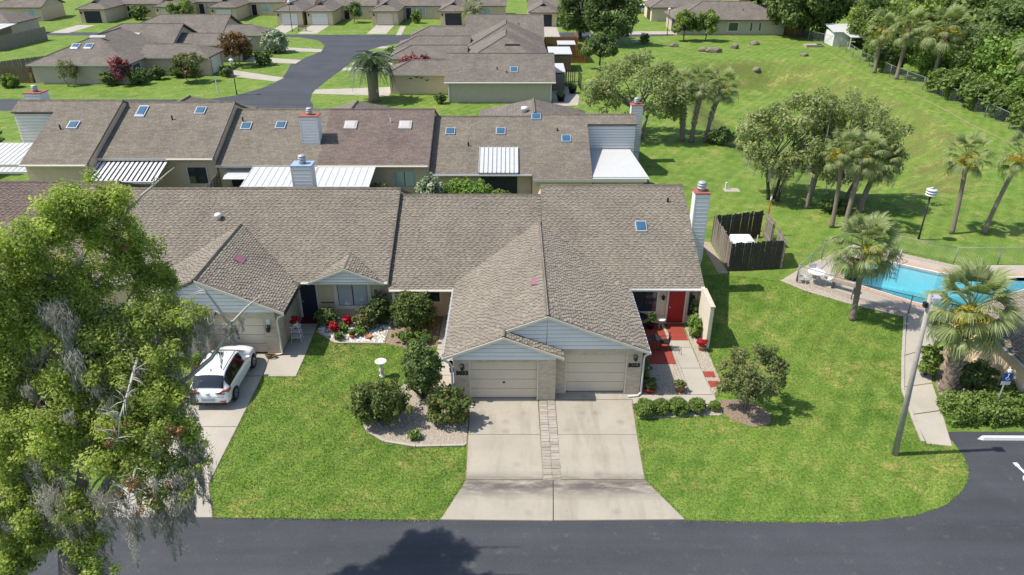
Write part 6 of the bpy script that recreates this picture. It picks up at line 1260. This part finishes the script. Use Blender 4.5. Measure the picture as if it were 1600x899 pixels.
# ------------------------------------------------------------------ street furniture and garden things
def place_things():
    # leaning light pole
    t = thing('light_pole', 'tall leaning pale light pole at the lawn corner by the parking bay', 'light pole', (15.7, 23.6, 0))
    MB().tube([(15.7, 23.6, -.1), (15.45, 23.62, 4), (15.24, 23.64, 7.4)], [.125, .1, .075], 10).build('pole', 'polewood', t, True)
    l = MB().box(15.28, 15.62, 23.5, 23.8, 7.12, 7.34).build('floodlight', 'metal', t, bevel=.03); one('lens', 'white', l, 15.33, 15.57, 23.485, 23.498, 7.15, 7.31); MB().tube([(15.25, 23.64, 7.25), (15.3, 23.64, 7.22)], .03, 6).build('bracket', 'iron', t); one('junction_box', 'iron', t, 15.08, 15.2, 23.55, 23.7, 6.9, 7.1)
    def post_lamp(label, x, y, h, head, hr, mat='iron', z=0.):
        t = thing('lamp_post', label, 'lamp', (x, y, z), None); MB().tube([(x, y, -.05), (x, y, .5), (x, y, h)], [.09, .06, .05], 8).build('post', mat, t, True); 
        if head == 'tier':
            for k in range(3): MB().lathe((x, y, h + .05 + k * .17), [(hr * .5, 0), (hr, .03), (hr, .09), (hr * .5, .13)], 14).build('louvre', 'white', t, True)
            MB().lathe((x, y, h), [(.1, 0), (.1, .56), (.16, .6), (.02, .64)], 10).build('lamp_head', 'metal', t, True)
        else: MB().lathe((x, y, h), [(.1, 0), (.2, .1), (.24, .38), (.28, .4), (.05, .58)], 8).build('lamp_head', 'white', t)
    post_lamp('dark lamp post with tiered white head on the pool lawn', 27.3, 45.35, 3.1, 'tier', .34); post_lamp('black lamp post by the back lane junction', -32.6, 87.9, 3.6, 'lantern', .2); post_lamp('black lamp post beside the long taupe house', 26.7, 132.4, 3.9, 'lantern', .2); post_lamp('black lamp post in front of far-street garages', -38.9, 136.6, 4.6, 'lantern', .2)
    t = thing('signpost', 'thin white post on the left court lawn', 'post', (-35.0, 88.4, 0)); MB().tube([(-35, 88.4, 0), (-35, 88.4, 1.9)], .06, 6).build('post', 'white', t); one('plate', 'white', t, -35.2, -34.8, 88.32, 88.34, 1.7, 1.95)
    # accessible parking sign
    t = thing('parking_sign', 'blue accessible parking sign on a thin post behind the hedge', 'sign', (21.45, 26.55, 0)); MB().tube([(21.45, 26.55, -.05), (21.5, 26.55, 2.05)], .03, 6).build('post', 'metal', t)
    b = one('sign_board', 'blue', t, 21.3, 21.7, 26.5, 26.515, 1.62, 2.02); one('penalty_plate', 'plaster', t, 21.3, 21.7, 26.5, 26.515, 1.42, 1.6)
    MB().tube([(21.5, 26.494, 1.93), (21.49, 26.494, 1.80), (21.56, 26.494, 1.78), (21.6, 26.494, 1.70)], .014, 5).build('symbol', 'white', b); MB().lathe((21.5, 26.494, 1.945), [(.02, 0), (.028, .02), (.02, .04)], 8).build('symbol', 'white', b)
    MB().tube([(21.5 + .07 * math.cos(a), 26.494, 1.745 + .07 * math.sin(a)) for a in [2.2 + i * .5 for i in range(9)]], .012, 5).build('symbol', 'white', b); MB().lathe((21.5, 26.53, 2.03), [(.06, 0), (.09, .08), (.07, .18), (.01, .22)], 8).build('finial', 'white', t)
    t = tag(MB().add([(19.62, 24.58, .006), (19.8, 24.49, .006), (21.75, 24.47, .006), (21.75, 24.68, .006), (19.8, 24.69, .006), (19.7, 24.58, .11), (19.84, 24.53, .13), (21.72, 24.51, .13), (21.72, 24.64, .13), (19.84, 24.65, .13)], [(4, 3, 2, 1, 0), (5, 6, 7, 8, 9), (0, 1, 6, 5), (1, 2, 7, 6), (2, 3, 8, 7), (3, 4, 9, 8), (4, 0, 5, 9)]).build('wheel_stop', 'paint', None), 'white concrete wheel stop in the parking bay', 'wheel stop')
    s = MB()   # wheelchair symbol painted on the bay
    def stroke(p, w): 
        for a, b in zip(p[:-1], p[1:]):
            a = Vector((*a, .0105)); b = Vector((*b, .0105)); d = (b - a).normalized(); n = Vector((-d.y, d.x, 0)) * w; s.add([a - n - d * w * .5, a + n - d * w * .5, b + n + d * w * .5, b - n + d * w * .5], [(3, 2, 1, 0)])
    stroke([(20.42 + .36 * math.cos(a), 22.0 + .36 * math.sin(a)) for a in [1.9 + i * .35 for i in range(13)]], .05); stroke([(20.3, 22.85), (20.36, 22.3), (20.75, 22.28), (20.95, 21.8), (21.1, 21.85)], .06); stroke([(20.3, 22.92), (20.3, 23.05)], .09)
    o = s.build('pavement_symbol', 'paint', None); tag(o, 'white wheelchair symbol painted on the parking bay', 'marking')
    # birdbath
    t = thing('bird_bath', 'white pedestal birdbath on the lawn', 'birdbath', (-6.2, 29.2, 0)); MB().lathe((-6.2, 29.2, 0), [(.15, -.02), (.15, .06), (.11, .1), (.08, .2), (.11, .32), (.12, .4), (.07, .55), (.065, .68), (.1, .74)], 14).build('pedestal', 'plaster', t, True)
    MB().lathe((-6.2, 29.2, .74), [(.08, 0), (.19, .05), (.27, .12), (.28, .15), (.25, .145), (.17, .09), (.04, .07)], 20).build('bowl', 'plaster', t, True)
    def pot(label, x, y, r, h, mat='terracotta', plant=None, z=.02, seed=0, ph=.5):
        t = thing('plant_pot', label, 'pot', (x, y, z)); MB().lathe((x, y, z), [(r * .7, 0), (r * .95, h * .8), (r * 1.05, h * .82), (r * 1.05, h), (r * .85, h), (r * .8, h * .85), (.02, h * .84)], 12).build('pot', mat, t, True)
        if plant: leaves('foliage', ellipsoid_blobs(0, 0, h + ph * .35, r, r, ph * .45, 10, r * .5, seed, .3, -.3), 420, .07, plant, t, seed)
    pot('potted plant beside the left unit garage pier', -15.25, 29.9, .3, .35, 'terracotta', 'limeleaf', seed=1, ph=.6); pot('terracotta pot with red blooms at wing wall foot', 9.6, 31.55, .2, .25, 'terracotta', 'redflower', seed=2); pot('orange pot at the corner of the right gravel bed', 7.75, 28.0, .22, .3, 'terracotta', 'crapeleaf', seed=3, ph=.3); pot('dark pot with shrub beside the patio window', 7.35, 33.7, .22, .3, 'iron', 'darkleaf', seed=4, ph=.9)
    pot('low red bowl planter beside right garage corner', 6.35, 28.05, .35, .22, 'redpaint', 'darkleaf', seed=5, ph=.4); pot('terracotta pot among white rocks below the window', -8.3, 32.75, .16, .2, 'terracotta', 'limeleaf', seed=6, ph=.3); pot('glazed teal bowl at front of the white rock bed', -8.85, 33.3, .24, .22, 'teal', 'hedgeleaf', seed=7, ph=.3); pot('terracotta dish in the white rocks near the porch', -7.45, 32.7, .2, .15, 'terracotta', None)
    # plant stand by the left unit's wall
    t = thing('plant_stand', 'white wire plant stand with red flowers beside the left garage wall', 'plant stand', (-11.05, 32.4, .03))
    for sx in (-.22, .22):
        for sy in (-.15, .15): MB().tube([(-11.05 + sx * 1.2, 32.4 + sy * 1.2, .03), (-11.05 + sx, 32.4 + sy, .5), (-11.05 + sx * .8, 32.4 + sy, .95)], .015, 5).build('leg', 'white', t)
    for z in (.3, .62, .93): one('shelf', 'white', t, -11.3, -10.8, 32.22, 32.58, z, z + .02)
    MB().lathe((-11.05, 32.4, .95), [(.12, 0), (.16, .2), (.14, .2), (.02, .18)], 10).build('pot', 'white', t, True); leaves('flowers', ellipsoid_blobs(0, 0, 1.25, .22, .2, .18, 10, .12, 5), 500, .06, 'redflower', t, 6)
    tag(MB().tube([(-11.95 + .2 * math.cos(a) * (1 + .02 * a), 30.8 + .12 * math.sin(a), .05 + .01 * a) for a in [i * .5 for i in range(36)]], .03, 5).build('garden_hose', 'wood_brown', None, True), 'coiled dark garden hose on the left walk', 'hose')
    for lab, y, z in (('black lantern hanging higher on the garage side wall', 27.75, 1.55), ('black lantern hanging lower on the garage side wall', 28.0, 1.05)):
        t = thing('hanging_lantern', lab, 'lantern', (-2.75, y, z)); MB().lathe((-2.75, y, z), [(.07, 0), (.1, .05), (.1, .22), (.12, .24), (.02, .32)], 6).build('lantern', 'iron', t); MB().tube([(-2.6, y, z + .38), (-2.75, y, z + .38), (-2.75, y, z + .3)], .012, 4).build('hook', 'iron', t)
    # patio of the end unit
    o = sheet('red_carpet', [(5.95, 30.28), (8.02, 30.28), (8.1, 34.2), (5.95, 34.2)], .028, 'redcarpet', .02); o2 = tag(MB().box(8.2, 9.1, 32.45, 34.1, .033, .05).build('door_mat', 'redcarpet'), 'bright red mat in front of the red door', 'mat'); tag(MB().box(-11.4, -10.5, 34.15, 34.85, .034, .05).build('door_mat', 'darkred'), 'maroon mat at the dark blue door', 'mat')
    for i, (x, y) in enumerate(((9.45, 29.35), (9.5, 28.55))): tag(MB().box(x - .26, x + .26, y - .24, y + .24, .015, .05).build('stepping_stone', 'redcarpet', None, bevel=.01), ['upper red stepping stone beside the front walk', 'lower red stepping stone beside the front walk'][i], 'paver')
    def chair(label, x, y, rz, mat='iron'):
        t = thing('patio_chair', label, 'chair', (x, y, .03), 'patio chairs', rz)
        def p(mb, n): o = mb.build(n, mat, None, uv=False); o.parent = t
        for sx in (-.22, .22): p(MB().tube([(sx, -.22, 0), (sx, -.22, .42)], .016, 5), 'leg'); p(MB().tube([(sx, .2, 0), (sx, .2, .42), (sx * .95, .28, .88)], .016, 5), 'leg'); p(MB().tube([(sx, -.2, .62), (sx, .22, .63)], .016, 5), 'armrest')
        p(MB().box(-.23, .23, -.23, .22, .41, .44), 'seat')
        for i in range(5): p(MB().box(-.2 + i * .085, -.14 + i * .085, .215, .235, .46, .86), 'back_slat')
    def table(label, x, y, r, h, mat, z=.03):
        t = thing('patio_table', label, 'table', (x, y, z)); MB().lathe((x, y, z + h), [(r, 0), (r, .025), (.02, .03)], 18).build('top', mat, t)
        for k in range(4): a = .78 + k * 1.57; MB().tube([(x + math.cos(a) * r * .8, y + math.sin(a) * r * .8, z), (x + math.cos(a) * r * .3, y + math.sin(a) * r * .3, z + h * .5), (x + math.cos(a) * r * .7, y + math.sin(a) * r * .7, z + h)], .014, 5).build('leg', mat, t)
    table('small dark bistro table on the red carpet', 7.2, 31.6, .3, .68, 'iron'); chair('dark iron patio chair right of the bistro table', 7.7, 31.65, R(-95)); chair('dark iron patio chair left of the bistro table', 6.7, 31.5, R(80))
    table('low white side table under the patio window', 7.9, 33.75, .22, .5, 'white'); table('dark round table in corner below the patio window', 6.75, 33.7, .4, .7, 'iron')
    tag(MB().tube([(8.35, 31.2, .05), (8.4, 31.05, .5), (8.45, 31.0, .05)], .012, 5).build('wire_stake', 'iron', None), 'thin bent wire stake beside the front walk', 'stake')
    # pool furniture
    table('white round table on the corner of the pool deck', 17.95, 38.9, .5, .72, 'white', .05)
    for i, (dx, dy, rz) in enumerate(((-.75, .1, R(80)), (.15, .75, R(0)), (.75, -.2, R(-95)))): chair(['white pool chair left of the deck table', 'white pool chair behind the deck table', 'white pool chair right of the deck table'][i], 17.95 + dx, 38.9 + dy, rz, 'white')
    t = thing('bench', 'low grey bench by the lawn side pool fence', 'bench', (19.3, 38.0, .05)); d = Vector((.8, -.6, 0)); c = Vector((19.3, 38.0, .05)); n = Vector((.6, .8, 0))
    for k in range(3): a = c - d * .75 + n * (k * .13 - .18) + Vector((0, 0, .42)); MB().prism([a, a + n * .11, a + n * .11 + d * 1.5, a + d * 1.5], (0, 0, .04)).build('slat', 'wood', t)
    for sgn in (-.6, .6): a = c + d * sgn; MB().prism([a - n * .2 - d * .04, a + n * .2 - d * .04, a + n * .2 + d * .04, a - n * .2 + d * .04], (0, 0, .42)).build('leg', 'wood_dark', t)
    t = thing('bench', 'stone bench under the dark trees by the far lane', 'bench', (20, 124.3, 0)); one('seat', 'stone', t, 19.2, 20.9, 124, 124.5, .42, .54)
    for x in (19.4, 20.5): one('leg', 'stone', t, x, x + .22, 124.05, 124.45, 0, .42)
    t = thing('bench', 'pale bench on the far-street lawn beside the lamp post', 'bench', (-37.3, 137.2, 0)); one('seat', 'wood', t, -38.1, -36.5, 137, 137.5, .42, .5); one('backrest', 'wood', t, -38.1, -36.5, 137.5, 137.56, .55, .9)
    for x in (-38, -36.7): one('leg', 'wood', t, x, x + .1, 137.05, 137.45, 0, .42)
    # equipment in the enclosure
    t = thing('equipment_cover', 'white plastic equipment cover inside the picket enclosure', 'equipment', (14.6, 43.2, 0)); MB().box(14.1, 15.45, 42.6, 44.0, 0, 1.05).build('shell', 'tank', t, bevel=.12); MB().box(13.75, 14.098, 42.75, 43.8, 0, .8).build('side_unit', 'tank', t, bevel=.06); MB().tube([(14.85, 42.62, .95), (14.85, 42.58, 1.1), (15.2, 42.58, 1.1), (15.2, 42.62, .95)], .03, 6).build('handle', 'metal', t)
    t = thing('orange_pole', 'slim orange pole standing behind the picket enclosure', 'pole', (17.1, 46.0, 0)); MB().tube([(17.1, 46, 0), (17.2, 46.05, 2.6)], .06, 8).build('pole', 'orange', t); MB().tube([(17.2, 46.05, 2.6), (17.21, 46.05, 2.8)], .065, 8).build('tip', 'white', t)
    tag(MB().tube([(16.1, 44.3, 0), (16.1, 44.3, .8)], .04, 6).build('standpipe', 'white', None), 'short white standpipe inside the enclosure', 'pipe'); shrub('weeds', 'tuft of tall weeds inside the enclosure', 16.0, 42.5, 1.2, 1.6, .8, 1500, .09, 'limeleaf', 95, cat='plant')
    gravel_bed('gravel_bed', [(12.6, 40.3), (13.2, 40.3), (13.2, 45), (12.6, 45)], 'gravel', 'stone', 300, .03, .06, .012, 21)
    t = thing('standpipe', 'small white marker standing on the field near the enclosure', 'marker', (16.9, 55.2, 0)); MB().tube([(16.9, 55.2, 0), (16.9, 55.2, .6)], .08, 7).build('pipe', 'white', t); one('slab', 'walk', t, 16.7, 17.9, 54.6, 55.4, -.05, .04)
    # boulders in the field
    def boulder(label, x, y, sx, sy, sz, seed):
        import bmesh
        bm = bmesh.new(); bmesh.ops.create_icosphere(bm, subdivisions=3, radius=1); rg = random.Random(seed); ks = [(Vector((rg.uniform(-1, 1), rg.uniform(-1, 1), rg.uniform(-.6, 1))).normalized(), rg.uniform(.75, 1.0)) for _ in range(14)]
        for v in bm.verts:
            k = min([1.] + [c / max(.01, v.co.normalized().dot(d)) for d, c in ks if v.co.normalized().dot(d) > .1]); v.co = v.co.normalized() * min(1.15, k) * (1 + rg.uniform(-.03, .03)); v.co = Vector((v.co.x * sx, v.co.y * sy, v.co.z * sz))
        me = bpy.data.meshes.new('boulder'); bm.to_mesh(me); bm.free(); me.materials.append(M['boulder']); o = bpy.data.objects.new('boulder', me); COL.objects.link(o); o.location = (x, y, float(ground_z(np.array([x]), np.array([y]))[0]) + sz * .35); tag(o, label, 'boulder', 'boulders in the field')
    for i, (x, y, a, b, c, lab) in enumerate(((25.6, 121.2, .8, .55, .42, 'leftmost boulder of the field row'), (30.8, 116.2, 1.3, .9, .6, 'largest boulder in the middle of the field'), (29.3, 117, .8, .6, .5, 'small boulder touching the largest one'), (34.8, 119.4, .65, .55, .6, 'upright pale boulder right of the largest'), (38.9, 123,   .9, .7, .5, 'boulder half overgrown near the long house'), (35, 107.8, .6, .5, .4, 'small lone boulder low in the field'), (43.5, 113, .7, .5, .35, 'small boulder at the right of the field row'), (19.2, 70.4, .7, .6, .5, 'boulder behind the three rough palms'), (20.8, 70.2, .9, .6, .6, 'brown boulder at right of the three palms'))): boulder(lab, x, y, a, b, c, 60 + i)
    t = thing('culvert_slab', 'flat concrete culvert slab at top of the field', 'slab', (48, 121, 0)); one('slab', 'concrete', t, 46.4, 49.2, 120.4, 121.8, 0, .35); one('lid', 'iron', t, 48.2, 49, 120.6, 121.4, .352, .4)
    # metal shed by the wood
    t = thing('shed', 'small metal shed with white carport posts by the wood', 'shed', (53, 121, 0)); one('wall', 'siding', t, 50.9, 53.6, 121.5, 125, 0, 2.1); slope(t, [(50.6, 121.2, 2.2), (54.6, 121.2, 2.2), (54.6, 125.2, 2.9), (50.6, 125.2, 2.9)], 'whitemetal', thick=.1); slope(t, [(52.2, 118.2, 1.85), (56, 118.2, 1.85), (55.6, 121.18, 2.2), (52.2, 121.18, 2.2)], 'whitemetal', thick=.08)
    for x in (52.3, 55.9): one('post', 'white', t, x - .06, x + .06, 118.3, 118.42, 0, 1.8)
    # patio things beside the grey-green court house
    for lab, x, y in (('black planter box on the right court patio', 5.6, 84.6), ('black round planter at far end of the right court patio', 7.2, 88.6)): pot(lab, x, y, .5, .7, 'black', 'darkleaf', .03, 30 + int(x), .5)
    t = thing('wheelie_bin', 'dark bin behind the end porch of the second row', 'bin', (10.6, 53.6, 0)); MB().prism([(10.35, 53.4, 0), (10.85, 53.4, 0), (10.9, 53.35, .95), (10.3, 53.35, .95)], (0, .55, 0)).build('body', 'iron', t); MB().prism([(10.27, 53.3, .952), (10.93, 53.3, .952), (10.93, 53.3, 1.0), (10.27, 53.3, 1.05)], (0, .65, 0)).build('lid', 'black', t)
place_things()
